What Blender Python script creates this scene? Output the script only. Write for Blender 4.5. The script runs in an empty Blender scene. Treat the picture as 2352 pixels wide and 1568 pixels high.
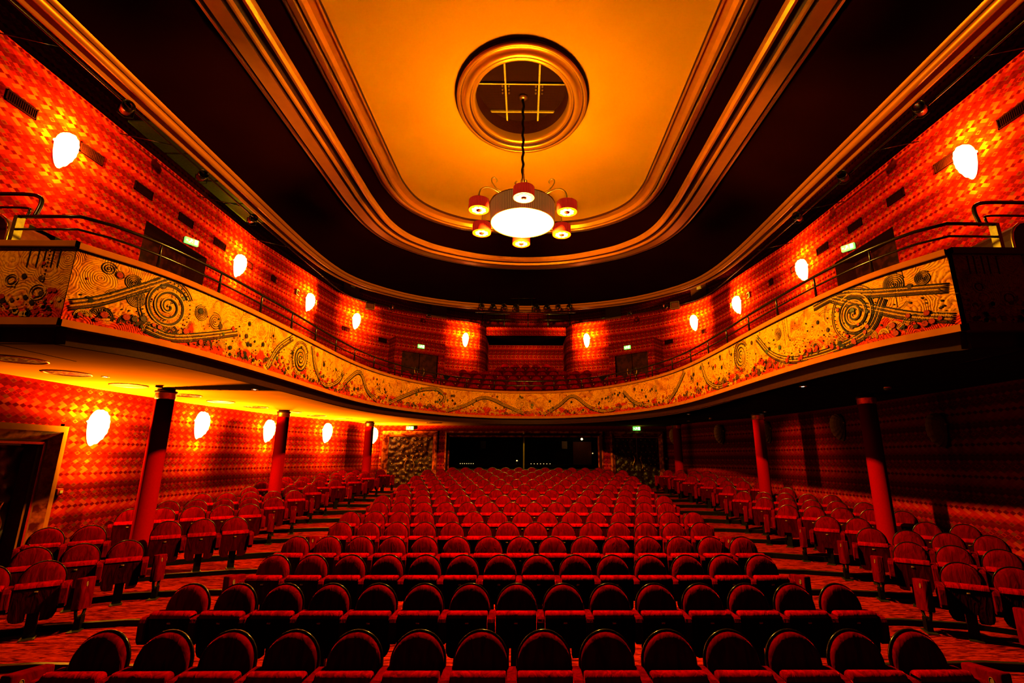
import bpy, bmesh, math, random
from mathutils import Vector, Matrix
PI = math.pi
ZO = 2.36                      # height of the camera above the front floor
C = bpy.context.scene.collection
sc = bpy.context.scene
rnd = random.Random(7)

# ------------------------------------------------------------------ camera
cam = bpy.data.cameras.new('camera')
cam_o = bpy.data.objects.new('camera', cam)
C.objects.link(cam_o)
sc.camera = cam_o
cam.sensor_width = 36.0
cam.lens = 1117 / 2352 * 36
cam.shift_x = -(1218 - 1176) / 2352
cam.clip_start = 0.05
cam.clip_end = 200
pitch, yaw, roll = 0.2358, 0.0113, 0.0027
fw = Vector((math.sin(yaw) * math.cos(pitch), math.cos(yaw) * math.cos(pitch), math.sin(pitch)))
rt = Vector((math.cos(yaw), -math.sin(yaw), 0))
up = rt.cross(fw)
r_ = rt * math.cos(roll) + up * math.sin(roll)
u_ = -rt * math.sin(roll) + up * math.cos(roll)
M = Matrix((r_, u_, -fw)).transposed().to_4x4()
M.translation = Vector((0.165, 0, ZO))
cam_o.matrix_world = M

# ------------------------------------------------------------------ world, view
w = bpy.data.worlds.new('world'); sc.world = w; w.use_nodes = True
w.node_tree.nodes['Background'].inputs[0].default_value = (1.0, 0.10, 0.02, 1)
w.node_tree.nodes['Background'].inputs[1].default_value = 0.03
sc.view_settings.view_transform = 'Standard'
sc.view_settings.look = 'None'
sc.view_settings.exposure = 0.0
sc.view_settings.gamma = 1.0
sc.view_settings.use_curve_mapping = False
try:
    sc.cycles.max_bounces = 6; sc.cycles.diffuse_bounces = 0; sc.cycles.glossy_bounces = 2
    sc.cycles.transmission_bounces = 4; sc.cycles.sample_clamp_indirect = 4
    sc.cycles.use_denoising = True; sc.cycles.caustics_reflective = False; sc.cycles.caustics_refractive = False
except Exception:
    pass

# ------------------------------------------------------------------ lamps' light (positions in camera-height frame)
AMBER = (1.0, 0.46, 0.10)
DOWN_P, UP_P, SC_P, SC_F = 3500, 78, 150, 14
def lamp(name, kind, loc, power, color=AMBER, radius=0.05, rot=None, **kw):
    l = bpy.data.lights.new(name, kind); l.energy = power; l.color = color
    if kind in ('POINT', 'SPOT'): l.shadow_soft_size = radius
    for k, v in kw.items(): setattr(l, k, v)
    o = bpy.data.objects.new(name, l); C.objects.link(o)
    o.location = (loc[0], loc[1], loc[2] + ZO)
    if rot: o.rotation_euler = rot
    return o

# ------------------------------------------------------------------ materials
def nt_new(name):
    m = bpy.data.materials.new(name); m.use_nodes = True
    nt = m.node_tree; b = nt.nodes['Principled BSDF']
    return m, nt, b
def nd(nt, t, **kw):
    n = nt.nodes.new(t)
    for k, v in kw.items(): setattr(n, k, v)
    return n
def math_(nt, op, a, b=None, c=None):
    n = nt.nodes.new('ShaderNodeMath'); n.operation = op
    for i, v in enumerate((a, b, c)):
        if v is None: continue
        if isinstance(v, (int, float)): n.inputs[i].default_value = v
        else: nt.links.new(v, n.inputs[i])
    return n.outputs[0]
def mixc(nt, f, a, b, blend='MIX'):
    n = nt.nodes.new('ShaderNodeMix'); n.data_type = 'RGBA'; n.blend_type = blend
    for i, v in ((0, f), (6, a), (7, b)):
        if isinstance(v, (int, float)): n.inputs[i].default_value = v
        elif isinstance(v, tuple): n.inputs[i].default_value = (v[0], v[1], v[2], 1)
        else: nt.links.new(v, n.inputs[i])
    return n.outputs[2]
def ramp(nt, fac, stops, const=False):
    n = nt.nodes.new('ShaderNodeValToRGB'); cr = n.color_ramp
    if const: cr.interpolation = 'CONSTANT'
    while len(cr.elements) < len(stops): cr.elements.new(0.5)
    for e, (p, c) in zip(cr.elements, stops):
        e.position = p; e.color = (c[0], c[1], c[2], 1)
    nt.links.new(fac, n.inputs[0])
    return n.outputs[0]
def plain(name, col, rough=0.5, metal=0.0, noise=0.15, scale=20, bump=0.0, **kw):
    m, nt, b = nt_new(name)
    tc = nd(nt, 'ShaderNodeTexCoord'); no = nd(nt, 'ShaderNodeTexNoise'); no.inputs['Scale'].default_value = scale
    nt.links.new(tc.outputs['Object'], no.inputs['Vector'])
    dark = tuple(c * (1 - noise * 2) for c in col)
    nt.links.new(ramp(nt, no.outputs[0], [(0.3, dark), (0.7, col)]), b.inputs['Base Color'])
    b.inputs['Roughness'].default_value = rough; b.inputs['Metallic'].default_value = metal
    b.inputs['Specular IOR Level'].default_value = 0.12
    for k, v in kw.items(): b.inputs[k].default_value = v
    if bump:
        bp = nd(nt, 'ShaderNodeBump'); bp.inputs['Strength'].default_value = bump; bp.inputs['Distance'].default_value = 0.02
        nt.links.new(no.outputs[0], bp.inputs['Height']); nt.links.new(bp.outputs[0], b.inputs['Normal'])
    return m
def emis(name, col, strength, base=(0.5, 0.3, 0.1)):
    m, nt, b = nt_new(name)
    b.inputs['Base Color'].default_value = (*base, 1); b.inputs['Emission Color'].default_value = (*col, 1)
    b.inputs['Emission Strength'].default_value = strength
    return m

def velvet(name, col, tint, sheen=1.0):
    m, nt, b = nt_new(name)
    tc = nd(nt, 'ShaderNodeTexCoord'); mp = nd(nt, 'ShaderNodeMapping'); mp.inputs['Scale'].default_value = (9, 5, 2.2)
    oi = nd(nt, 'ShaderNodeObjectInfo')
    va = nd(nt, 'ShaderNodeVectorMath'); va.operation = 'ADD'
    cx = nd(nt, 'ShaderNodeCombineXYZ')
    nt.links.new(math_(nt, 'MULTIPLY', oi.outputs['Random'], 40.0), cx.inputs[0])
    nt.links.new(math_(nt, 'MULTIPLY', oi.outputs['Random'], 17.0), cx.inputs[2])
    nt.links.new(tc.outputs['Object'], va.inputs[0]); nt.links.new(cx.outputs[0], va.inputs[1])
    nt.links.new(va.outputs[0], mp.inputs[0])
    no = nd(nt, 'ShaderNodeTexNoise'); no.inputs['Scale'].default_value = 1.6; no.inputs['Detail'].default_value = 2
    no.inputs['Distortion'].default_value = 1.2
    nt.links.new(mp.outputs[0], no.inputs['Vector'])
    nt.links.new(ramp(nt, no.outputs[0], [(0.32, tuple(c * 0.45 for c in col)), (0.62, col)]), b.inputs['Base Color'])
    bp = nd(nt, 'ShaderNodeBump'); bp.inputs['Strength'].default_value = 0.45; bp.inputs['Distance'].default_value = 0.03
    nt.links.new(no.outputs[0], bp.inputs['Height']); nt.links.new(bp.outputs[0], b.inputs['Normal'])
    b.inputs['Roughness'].default_value = 0.75
    b.inputs['Specular IOR Level'].default_value = 0.0
    b.inputs['Sheen Weight'].default_value = sheen; b.inputs['Sheen Roughness'].default_value = 0.26
    b.inputs['Sheen Tint'].default_value = (*tint, 1)
    return m

def wall_paper(name):
    m, nt, b = nt_new(name)
    uv = nd(nt, 'ShaderNodeUVMap'); sp = nd(nt, 'ShaderNodeSeparateXYZ'); nt.links.new(uv.outputs[0], sp.inputs[0])
    U = math_(nt, 'DIVIDE', sp.outputs[0], 0.125); V = math_(nt, 'DIVIDE', sp.outputs[1], 0.078)
    P = math_(nt, 'FLOOR', math_(nt, 'ADD', U, V)); Q = math_(nt, 'FLOOR', math_(nt, 'SUBTRACT', U, V))
    row = math_(nt, 'SUBTRACT', P, Q); colm = math_(nt, 'ADD', P, Q)
    fr = math_(nt, 'FRACT', math_(nt, 'ADD', math_(nt, 'DIVIDE', row, 15.0), 0.01))
    D = (0.13, 0.0012, 0.0003); DD = (0.075, 0.0007, 0.0002); M1 = (0.31, 0.0035, 0.0004); B1 = (0.50, 0.009, 0.0006); O1 = (0.62, 0.045, 0.001); OL = (0.17, 0.032, 0.002)
    seqA = [DD, D, OL, M1, B1, O1, B1, D, B1, O1, M1, D, M1, OL, B1]
    seqB = [DD, D, D, M1, B1, B1, O1, D, O1, B1, OL, D, B1, D, M1]
    st = lambda s: [(i / 15.0, c) for i, c in enumerate(s)]
    cA = ramp(nt, fr, st(seqA), True); cB = ramp(nt, fr, st(seqB), True)
    par = math_(nt, 'GREATER_THAN', math_(nt, 'FRACT', math_(nt, 'ADD', math_(nt, 'MULTIPLY', math_(nt, 'FLOOR', math_(nt, 'ADD', math_(nt, 'MULTIPLY', colm, 0.5), 0.01)), 0.5), 0.01)), 0.4)
    c = mixc(nt, par, cA, cB)
    c = mixc(nt, 0.22, c, (0.38, 0.010, 0.0006))
    # small diamonds inside some rows
    fu = math_(nt, 'ABSOLUTE', math_(nt, 'SUBTRACT', math_(nt, 'FRACT', math_(nt, 'ADD', U, V)), 0.5))
    fv = math_(nt, 'ABSOLUTE', math_(nt, 'SUBTRACT', math_(nt, 'FRACT', math_(nt, 'SUBTRACT', U, V)), 0.5))
    inn = math_(nt, 'LESS_THAN', math_(nt, 'MAXIMUM', fu, fv), 0.33)
    rr = math_(nt, 'FRACT', math_(nt, 'ADD', math_(nt, 'DIVIDE', row, 5.0), 0.01))
    sel = math_(nt, 'MULTIPLY', inn, math_(nt, 'MULTIPLY', math_(nt, 'GREATER_THAN', rr, 0.35), math_(nt, 'LESS_THAN', rr, 0.55)))
    c = mixc(nt, math_(nt, 'MULTIPLY', sel, 0.8), c, D)
    # broad horizontal bands
    band = nd(nt, 'ShaderNodeTexNoise'); band.inputs['Scale'].default_value = 1.0; band.inputs['Detail'].default_value = 1
    mp = nd(nt, 'ShaderNodeCombineXYZ'); nt.links.new(math_(nt, 'MULTIPLY', sp.outputs[0], 0.05), mp.inputs[0]); nt.links.new(math_(nt, 'MULTIPLY', sp.outputs[1], 2.3), mp.inputs[1])
    nt.links.new(mp.outputs[0], band.inputs['Vector'])
    c = mixc(nt, 1.0, c, ramp(nt, band.outputs[0], [(0.35, (0.72, 0.72, 0.72)), (0.62, (1.08, 1.08, 1.08))]), 'MULTIPLY')
    nt.links.new(c, b.inputs['Base Color'])
    b.inputs['Roughness'].default_value = 0.7; b.inputs['Specular IOR Level'].default_value = 0.0
    return m

def mural_mat(name):
    m, nt, b = nt_new(name)
    uv = nd(nt, 'ShaderNodeUVMap'); sp = nd(nt, 'ShaderNodeSeparateXYZ'); nt.links.new(uv.outputs[0], sp.inputs[0])
    n1 = nd(nt, 'ShaderNodeTexNoise'); n1.inputs['Scale'].default_value = 2.2; n1.inputs['Detail'].default_value = 6; n1.inputs['Distortion'].default_value = 2.0
    nt.links.new(uv.outputs[0], n1.inputs['Vector'])
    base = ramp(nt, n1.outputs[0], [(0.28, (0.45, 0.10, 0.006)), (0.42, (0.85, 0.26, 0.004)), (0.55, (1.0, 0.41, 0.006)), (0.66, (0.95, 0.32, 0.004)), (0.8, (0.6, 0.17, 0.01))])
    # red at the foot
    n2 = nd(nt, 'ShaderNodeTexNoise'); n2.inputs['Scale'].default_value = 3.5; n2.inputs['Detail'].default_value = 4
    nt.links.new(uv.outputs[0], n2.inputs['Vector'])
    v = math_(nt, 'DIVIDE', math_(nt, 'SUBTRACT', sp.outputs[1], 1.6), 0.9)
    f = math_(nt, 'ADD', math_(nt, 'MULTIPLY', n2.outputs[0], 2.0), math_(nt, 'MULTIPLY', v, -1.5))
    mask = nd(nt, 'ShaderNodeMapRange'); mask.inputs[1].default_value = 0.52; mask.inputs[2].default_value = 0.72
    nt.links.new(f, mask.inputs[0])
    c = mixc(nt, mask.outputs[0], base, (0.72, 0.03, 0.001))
    # comb-drawn concentric rings round scattered centres
    vo = nd(nt, 'ShaderNodeTexVoronoi'); vo.inputs['Scale'].default_value = 2.6; nt.links.new(uv.outputs[0], vo.inputs['Vector'])
    n3 = nd(nt, 'ShaderNodeTexNoise'); n3.inputs['Scale'].default_value = 3.0; nt.links.new(uv.outputs[0], n3.inputs['Vector'])
    ph = math_(nt, 'ADD', math_(nt, 'MULTIPLY', vo.outputs['Distance'], 95.0), math_(nt, 'MULTIPLY', n3.outputs[0], 40.0))
    sn = math_(nt, 'ADD', math_(nt, 'MULTIPLY', math_(nt, 'SINE', ph), 0.5), 0.5)
    ln = ramp(nt, sn, [(0.0, (0.28, 0.16, 0.1)), (0.30, (1, 1, 1))])
    n4 = nd(nt, 'ShaderNodeTexNoise'); n4.inputs['Scale'].default_value = 26; n4.inputs['Detail'].default_value = 4; nt.links.new(uv.outputs[0], n4.inputs['Vector'])
    mot = ramp(nt, n4.outputs[0], [(0.36, (0.22, 0.12, 0.06)), (0.47, (1, 1, 1))])
    n5 = nd(nt, 'ShaderNodeTexNoise'); n5.inputs['Scale'].default_value = 1.3; nt.links.new(uv.outputs[0], n5.inputs['Vector'])
    zone = nd(nt, 'ShaderNodeMapRange'); zone.inputs[1].default_value = 0.42; zone.inputs[2].default_value = 0.6; zone.inputs[3].default_value = 0.25; zone.inputs[4].default_value = 0.85
    nt.links.new(n5.outputs[0], zone.inputs[0])
    c = mixc(nt, zone.outputs[0], c, ln, 'MULTIPLY')
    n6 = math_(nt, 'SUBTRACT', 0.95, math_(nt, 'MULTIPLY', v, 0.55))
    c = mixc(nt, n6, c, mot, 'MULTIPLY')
    nt.links.new(c, b.inputs['Base Color'])
    bp = nd(nt, 'ShaderNodeBump'); bp.inputs['Strength'].default_value = 0.6; bp.inputs['Distance'].default_value = 0.008
    nt.links.new(sn, bp.inputs['Height']); nt.links.new(bp.outputs[0], b.inputs['Normal'])
    b.inputs['Roughness'].default_value = 0.55; b.inputs['Specular IOR Level'].default_value = 0.03
    return m

def carpet_mat():
    m, nt, b = nt_new('carpet')
    tc = nd(nt, 'ShaderNodeTexCoord'); mp = nd(nt, 'ShaderNodeMapping'); mp.inputs['Scale'].default_value = (2.5, 14, 2)
    nt.links.new(tc.outputs['Object'], mp.inputs[0])
    no = nd(nt, 'ShaderNodeTexNoise'); no.inputs['Scale'].default_value = 2.0; no.inputs['Detail'].default_value = 7; no.inputs['Distortion'].default_value = 1.0
    nt.links.new(mp.outputs[0], no.inputs['Vector'])
    nt.links.new(ramp(nt, no.outputs[0], [(0.36, (0.04, 0.002, 0.0005)), (0.48, (0.28, 0.008, 0.001)), (0.6, (0.62, 0.026, 0.001)), (0.7, (0.2, 0.006, 0.001))]), b.inputs['Base Color'])
    b.inputs['Roughness'].default_value = 0.9; b.inputs['Specular IOR Level'].default_value = 0.0
    return m

def tufted(name, c1, c2):
    m, nt, b = nt_new(name)
    tc = nd(nt, 'ShaderNodeTexCoord')
    no = nd(nt, 'ShaderNodeTexNoise'); no.inputs['Scale'].default_value = 6; no.inputs['Detail'].default_value = 6
    nt.links.new(tc.outputs['Object'], no.inputs['Vector'])
    nt.links.new(ramp(nt, no.outputs[0], [(0.42, c1), (0.6, c2)]), b.inputs['Base Color'])
    b.inputs['Roughness'].default_value = 0.45; b.inputs['Specular IOR Level'].default_value = 0.2
    return m

MAT = {}
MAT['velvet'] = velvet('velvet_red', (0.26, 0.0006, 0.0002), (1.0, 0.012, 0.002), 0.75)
MAT['pan'] = velvet('velvet_pan_lit', (0.55, 0.0010, 0.0003), (1.0, 0.012, 0.002), 0.9)  # brighter copy of the seat velvet: light on the rolled tops put into the colour
MAT['pan_shaded'] = velvet('velvet_shaded', (0.085, 0.0003, 0.0001), (1.0, 0.012, 0.002), 0.25)  # darker copy of the seat velvet: shade on the pan fronts put into the colour
MAT['arm'] = velvet('velvet_arm', (0.26, 0.0006, 0.0002), (1.0, 0.012, 0.002), 0.7)
MAT['black'] = plain('black_gloss', (0.006, 0.006, 0.004), 0.22, **{'Specular IOR Level': 0.5})
MAT['blackmat'] = plain('black_matt', (0.004, 0.002, 0.0015), 0.6)
MAT['plate'] = plain('plate', (0.14, 0.13, 0.02), 0.35, 0.8)
MAT['tag'] = plain('tag', (0.55, 0.3, 0.15), 0.4, 0.3)
MAT['brass'] = plain('brass', (0.8, 0.55, 0.1), 0.28, 1.0)
MAT['wall'] = wall_paper('wall_paper')
MAT['mural'] = mural_mat('mural')
MAT['mgold'] = plain('mural_gold', (1.0, 0.44, 0.01), 0.5, 0.0, 0.3, 60)
MAT['mumber'] = plain('mural_umber', (0.10, 0.04, 0.01), 0.5, 0.0, 0.3, 60)
MAT['mdark'] = plain('mural_dark', (0.025, 0.02, 0.008), 0.5, 0.0, 0.3, 60)
MAT['mred'] = plain('mural_red', (0.55, 0.03, 0.004), 0.45, 0.0, 0.3, 60)
MAT['mgreen'] = plain('mural_green', (0.10, 0.14, 0.02), 0.45, 0.0, 0.3, 60)
MAT['trim'] = plain('trim_wood', (0.55, 0.15, 0.006), 0.6, 0.0, 0.1, 5, **{'Specular IOR Level': 0.0})
MAT['fascia'] = plain('fascia_dark', (0.035, 0.008, 0.004), 0.55)
MAT['soffit'] = plain('soffit_paint', (0.85, 0.31, 0.010), 0.8, 0.0, 0.06, 2, **{'Specular IOR Level': 0.0})
MAT['ceil'] = plain('ceiling_gold', (0.97, 0.37, 0.003), 0.8, 0.0, 0.05, 0.6, **{'Specular IOR Level': 0.0})
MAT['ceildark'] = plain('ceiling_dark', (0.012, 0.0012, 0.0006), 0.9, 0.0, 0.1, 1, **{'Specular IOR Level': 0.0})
MAT['gold'] = plain('moulding_gold', (0.75, 0.24, 0.012), 0.36, 0.5, 0.04, 6)
MAT['goldbright'] = plain('moulding_gilt', (0.95, 0.42, 0.01), 0.28, 0.8, 0.0, 6)
MAT['barpaint'] = plain('bar_paint', (0.95, 0.55, 0.02), 0.6)
MAT['groove'] = plain('moulding_groove', (0.08, 0.012, 0.004), 0.5)
MAT['carpet'] = carpet_mat()
MAT['column'] = plain('column_velvet', (0.42, 0.0015, 0.0003), 0.8, 0, 0.06, 30, **{'Specular IOR Level': 0.0, 'Sheen Weight': 0.4, 'Sheen Roughness': 0.3, 'Sheen Tint': (1, 0.05, 0.005, 1)})
MAT['door'] = tufted('door_leather', (0.002, 0.001, 0.0004), (0.035, 0.012, 0.001))
MAT['doorwood'] = tufted('door_wood', (0.018, 0.002, 0.0008), (0.06, 0.008, 0.002))
MAT['frame'] = tufted('frame_marble', (0.14, 0.006, 0.002), (0.72, 0.12, 0.01))
MAT['shell_lit'] = emis('shell_lit', (1.0, 0.62, 0.24), 5)
MAT['shell_off'] = plain('shell_off', (0.9, 0.34, 0.07), 0.4, 0, 0.1, 10)
MAT['diff'] = emis('diffuser', (1.0, 0.48, 0.09), 26)
MAT['small_diff'] = emis('small_diffuser', (1.0, 0.55, 0.0), 1.1, (0.3, 0.15, 0.0))
MAT['small_bulb'] = emis('small_bulb', (1.0, 0.8, 0.6), 3.5)
MAT['downlight'] = emis('downlight', (1.0, 0.8, 0.55), 25)
MAT['exit'] = emis('exit_green', (0.12, 1.0, 0.10), 2.2)
MAT['exitw'] = emis('exit_white', (0.9, 1.0, 0.6), 5)
MAT['panelwood'] = plain('panel_wood', (0.22, 0.045, 0.012), 0.5)
MAT['paper'] = plain('paper', (0.8, 0.5, 0.25), 0.7)
MAT['vent'] = plain('vent_dark', (0.02, 0.002, 0.001), 0.6, **{'Specular IOR Level': 0.0})
MAT['ventlight'] = plain('vent_frame', (0.55, 0.33, 0.12), 0.5)
MAT['mesh'] = None
MAT['olive'] = plain('olive_panel', (0.16, 0.15, 0.01), 0.5)
MAT['redpaint'] = plain('red_paint', (0.6, 0.02, 0.01), 0.3)
MAT['label'] = emis('lit_dot', (1.0, 0.6, 0.2), 2.5)

def shade_mat():
    m, nt, b = nt_new('pleated_red')
    tc = nd(nt, 'ShaderNodeTexCoord'); sp = nd(nt, 'ShaderNodeSeparateXYZ'); nt.links.new(tc.outputs['Object'], sp.inputs[0])
    ang = math_(nt, 'ARCTAN2', sp.outputs[1], sp.outputs[0])
    s = math_(nt, 'SINE', math_(nt, 'MULTIPLY', ang, 44.0))
    f = math_(nt, 'ADD', math_(nt, 'MULTIPLY', s, 0.5), 0.5)
    col = ramp(nt, f, [(0.1, (0.25, 0.005, 0.002)), (0.8, (0.9, 0.02, 0.005))])
    nt.links.new(col, b.inputs['Base Color']); nt.links.new(col, b.inputs['Emission Color'])
    b.inputs['Emission Strength'].default_value = 0.55; b.inputs['Roughness'].default_value = 0.5
    return m
MAT['shade'] = shade_mat()
def drum_mat():
    m, nt, b = nt_new('pleated_amber')
    tc = nd(nt, 'ShaderNodeTexCoord'); sp = nd(nt, 'ShaderNodeSeparateXYZ'); nt.links.new(tc.outputs['Object'], sp.inputs[0])
    ang = math_(nt, 'ARCTAN2', sp.outputs[1], sp.outputs[0])
    s = math_(nt, 'SINE', math_(nt, 'MULTIPLY', ang, 110.0))
    f = math_(nt, 'ADD', math_(nt, 'MULTIPLY', s, 0.5), 0.5)
    col = ramp(nt, f, [(0.0, (0.25, 0.06, 0.01)), (0.6, (0.6, 0.2, 0.03))])
    nt.links.new(col, b.inputs['Base Color']); nt.links.new(col, b.inputs['Emission Color'])
    b.inputs['Emission Strength'].default_value = 0.35; b.inputs['Roughness'].default_value = 0.6
    return m
MAT['drum'] = drum_mat()
def leather_door():
    m, nt, b = nt_new('tufted_leather')
    tc = nd(nt, 'ShaderNodeTexCoord'); vo = nd(nt, 'ShaderNodeTexVoronoi'); vo.inputs['Scale'].default_value = 5.0; vo.inputs['Randomness'].default_value = 0.8
    vo.feature = 'SMOOTH_F1'
    nt.links.new(tc.outputs['Object'], vo.inputs['Vector'])
    bp = nd(nt, 'ShaderNodeBump'); bp.invert = True; bp.inputs['Strength'].default_value = 1.0; bp.inputs['Distance'].default_value = 0.12
    nt.links.new(vo.outputs['Distance'], bp.inputs['Height']); nt.links.new(bp.outputs[0], b.inputs['Normal'])
    b.inputs['Base Color'].default_value = (0.012, 0.003, 0.0006, 1); b.inputs['Roughness'].default_value = 0.4; b.inputs['Specular IOR Level'].default_value = 0.3
    return m
MAT['door'] = leather_door()
def grid_mat():
    m, nt, b = nt_new('mesh_panel')
    tc = nd(nt, 'ShaderNodeTexCoord'); sp = nd(nt, 'ShaderNodeSeparateXYZ'); nt.links.new(tc.outputs['Object'], sp.inputs[0])
    fx = math_(nt, 'GREATER_THAN', math_(nt, 'FRACT', math_(nt, 'MULTIPLY', sp.outputs[0], 38.0)), 0.6)
    fy = math_(nt, 'GREATER_THAN', math_(nt, 'FRACT', math_(nt, 'MULTIPLY', sp.outputs[1], 38.0)), 0.6)
    col = mixc(nt, math_(nt, 'MAXIMUM', fx, fy), (0.002, 0.001, 0.0005), (0.05, 0.012, 0.002))
    nt.links.new(col, b.inputs['Base Color']); b.inputs['Roughness'].default_value = 0.8; b.inputs['Specular IOR Level'].default_value = 0.0
    return m
MAT['mesh'] = grid_mat()
def grille_mat():
    m, nt, b = nt_new('pierced_grille')
    tc = nd(nt, 'ShaderNodeTexCoord'); vo = nd(nt, 'ShaderNodeTexVoronoi'); vo.inputs['Scale'].default_value = 17
    nt.links.new(tc.outputs['Object'], vo.inputs['Vector'])
    nt.links.new(ramp(nt, vo.outputs['Distance'], [(0.3, (0.75, 0.6, 0.08)), (0.42, (0.05, 0.004, 0.002))]), b.inputs['Base Color'])
    b.inputs['Roughness'].default_value = 0.4
    return m
MAT['grille'] = grille_mat()
def glass_mat():
    m, nt, b = nt_new('glass')
    b.inputs['Base Color'].default_value = (0.9, 0.9, 0.9, 1); b.inputs['Roughness'].default_value = 0.02
    b.inputs['Transmission Weight'].default_value = 1.0; b.inputs['IOR'].default_value = 1.02
    return m
MAT['glass'] = glass_mat()

# ------------------------------------------------------------------ mesh builder
class MB:
    def __init__(s): s.v = []; s.f = []; s.m = []; s.uv = {}; s.sm = []
    def add(s, vs, fs, mi=0, smooth=False, uvs=None):
        o = len(s.v); s.v += [tuple(p) for p in vs]
        for i, f in enumerate(fs):
            s.f.append([o + k for k in f]); s.m.append(mi); s.sm.append(smooth)
            if uvs: s.uv[len(s.f) - 1] = [uvs[k] for k in f]
    def box(s, c, d, mi=0, rz=0.0, M=None):
        hx, hy, hz = d[0] / 2, d[1] / 2, d[2] / 2
        vs = [(x, y, z) for x in (-hx, hx) for y in (-hy, hy) for z in (-hz, hz)]
        ca, sa = math.cos(rz), math.sin(rz)
        vs = [(c[0] + x * ca - y * sa, c[1] + x * sa + y * ca, c[2] + z) for x, y, z in vs]
        s.add(vs, [(0, 1, 3, 2), (4, 6, 7, 5), (0, 4, 5, 1), (2, 3, 7, 6), (0, 2, 6, 4), (1, 5, 7, 3)], mi)
    def rbox(s, c, d, r, mi=0, seg=3, smooth=True):
        # rounded box through a bevelled bmesh cube
        bm = bmesh.new(); bmesh.ops.create_cube(bm, size=1)
        for v in bm.verts: v.co = Vector((v.co.x * d[0], v.co.y * d[1], v.co.z * d[2]))
        bmesh.ops.bevel(bm, geom=bm.edges[:], offset=r, segments=seg, profile=0.5, affect='EDGES')
        bm.verts.index_update()
        s.add([(v.co.x + c[0], v.co.y + c[1], v.co.z + c[2]) for v in bm.verts], [[v.index for v in f.verts] for f in bm.faces], mi, smooth)
        bm.free()
    def tube(s, path, r, n=8, mi=0, closed=False, caps=True, r2=None, smooth=True):
        P = [Vector(p) for p in path]; N = len(P); rings = []
        prev = None
        for i in range(N):
            a = P[(i - 1) % N] if (closed or i > 0) else P[i]; b = P[(i + 1) % N] if (closed or i < N - 1) else P[i]
            t = (b - a)
            if t.length < 1e-9: t = Vector((0, 0, 1))
            t.normalize()
            if prev is None:
                h = Vector((0, 0, 1)) if abs(t.z) < 0.9 else Vector((1, 0, 0))
                nrm = t.cross(h).normalized()
            else:
                nrm = (prev - t * prev.dot(t))
                nrm = nrm.normalized() if nrm.length > 1e-6 else t.orthogonal().normalized()
            prev = nrm; bn = t.cross(nrm)
            rr = r if r2 is None else r + (r2 - r) * i / (N - 1)
            rings.append([P[i] + (nrm * math.cos(2 * PI * k / n) + bn * math.sin(2 * PI * k / n)) * rr for k in range(n)])
        vs = [p for g in rings for p in g]; fs = []
        for i in range(N if closed else N - 1):
            j = (i + 1) % N
            for k in range(n):
                fs.append((i * n + k, i * n + (k + 1) % n, j * n + (k + 1) % n, j * n + k))
        if caps and not closed:
            fs.append(tuple(range(n))[::-1]); fs.append(tuple((N - 1) * n + k for k in range(n)))
        s.add(vs, fs, mi, smooth)
    def lathe(s, c, prof, n=24, mi=0, sx=1.0, sy=1.0, cap0=False, cap1=False, smooth=True, mis=None):
        base = []
        for (r, z) in prof:
            for k in range(n):
                a = 2 * PI * k / n
                base.append((c[0] + r * math.cos(a) * sx, c[1] + r * math.sin(a) * sy, c[2] + z))
        for i in range(len(prof) - 1):
            fs = [(i * n + k, i * n + (k + 1) % n, (i + 1) * n + (k + 1) % n, (i + 1) * n + k) for k in range(n)]
            o = len(s.v) if i == 0 else o
            if i == 0: s.v += base
            for f in fs:
                s.f.append([o + q for q in f]); s.m.append(mis[i] if mis else mi); s.sm.append(smooth)
        if cap0: s.f.append([o + k for k in range(n)][::-1]); s.m.append(mis[0] if mis else mi); s.sm.append(False)
        if cap1: s.f.append([o + (len(prof) - 1) * n + k for k in range(n)]); s.m.append(mis[-1] if mis else mi); s.sm.append(False)
    def prism(s, pts, a, b, axis='x', mi=0):
        # polygon pts (2d) extruded along axis from a to b
        n = len(pts)
        def P(p, t):
            return {'x': (t, p[0], p[1]), 'y': (p[0], t, p[1]), 'z': (p[0], p[1], t)}[axis]
        vs = [P(p, a) for p in pts] + [P(p, b) for p in pts]
        fs = [tuple(range(n)), tuple(range(2 * n - 1, n - 1, -1))] + [(i, n + i, n + (i + 1) % n, (i + 1) % n) for i in range(n)]
        s.add(vs, fs, mi)
    def build(s, name, mats, parent=None, zo=None):
        me = bpy.data.meshes.new(name)
        dz = (ZO if parent is None else 0) if zo is None else zo
        me.from_pydata([(x, y, z + dz) for x, y, z in s.v], [], s.f)
        if not isinstance(mats, (list, tuple)): mats = [mats]
        for m in mats: me.materials.append(MAT[m] if isinstance(m, str) else m)
        for p, mi, sm in zip(me.polygons, s.m, s.sm): p.material_index = mi; p.use_smooth = sm
        if s.uv:
            l = me.uv_layers.new(name='UVMap')
            for fi, uvs in s.uv.items():
                p = me.polygons[fi]
                for li, q in zip(p.loop_indices, uvs): l.data[li].uv = q
        me.update()
        o = bpy.data.objects.new(name, me); C.objects.link(o)
        if parent: o.parent = parent
        return o
def fixn(o):
    bm = bmesh.new(); bm.from_mesh(o.data); bmesh.ops.recalc_face_normals(bm, faces=bm.faces[:]); bm.to_mesh(o.data); bm.free(); return o

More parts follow.
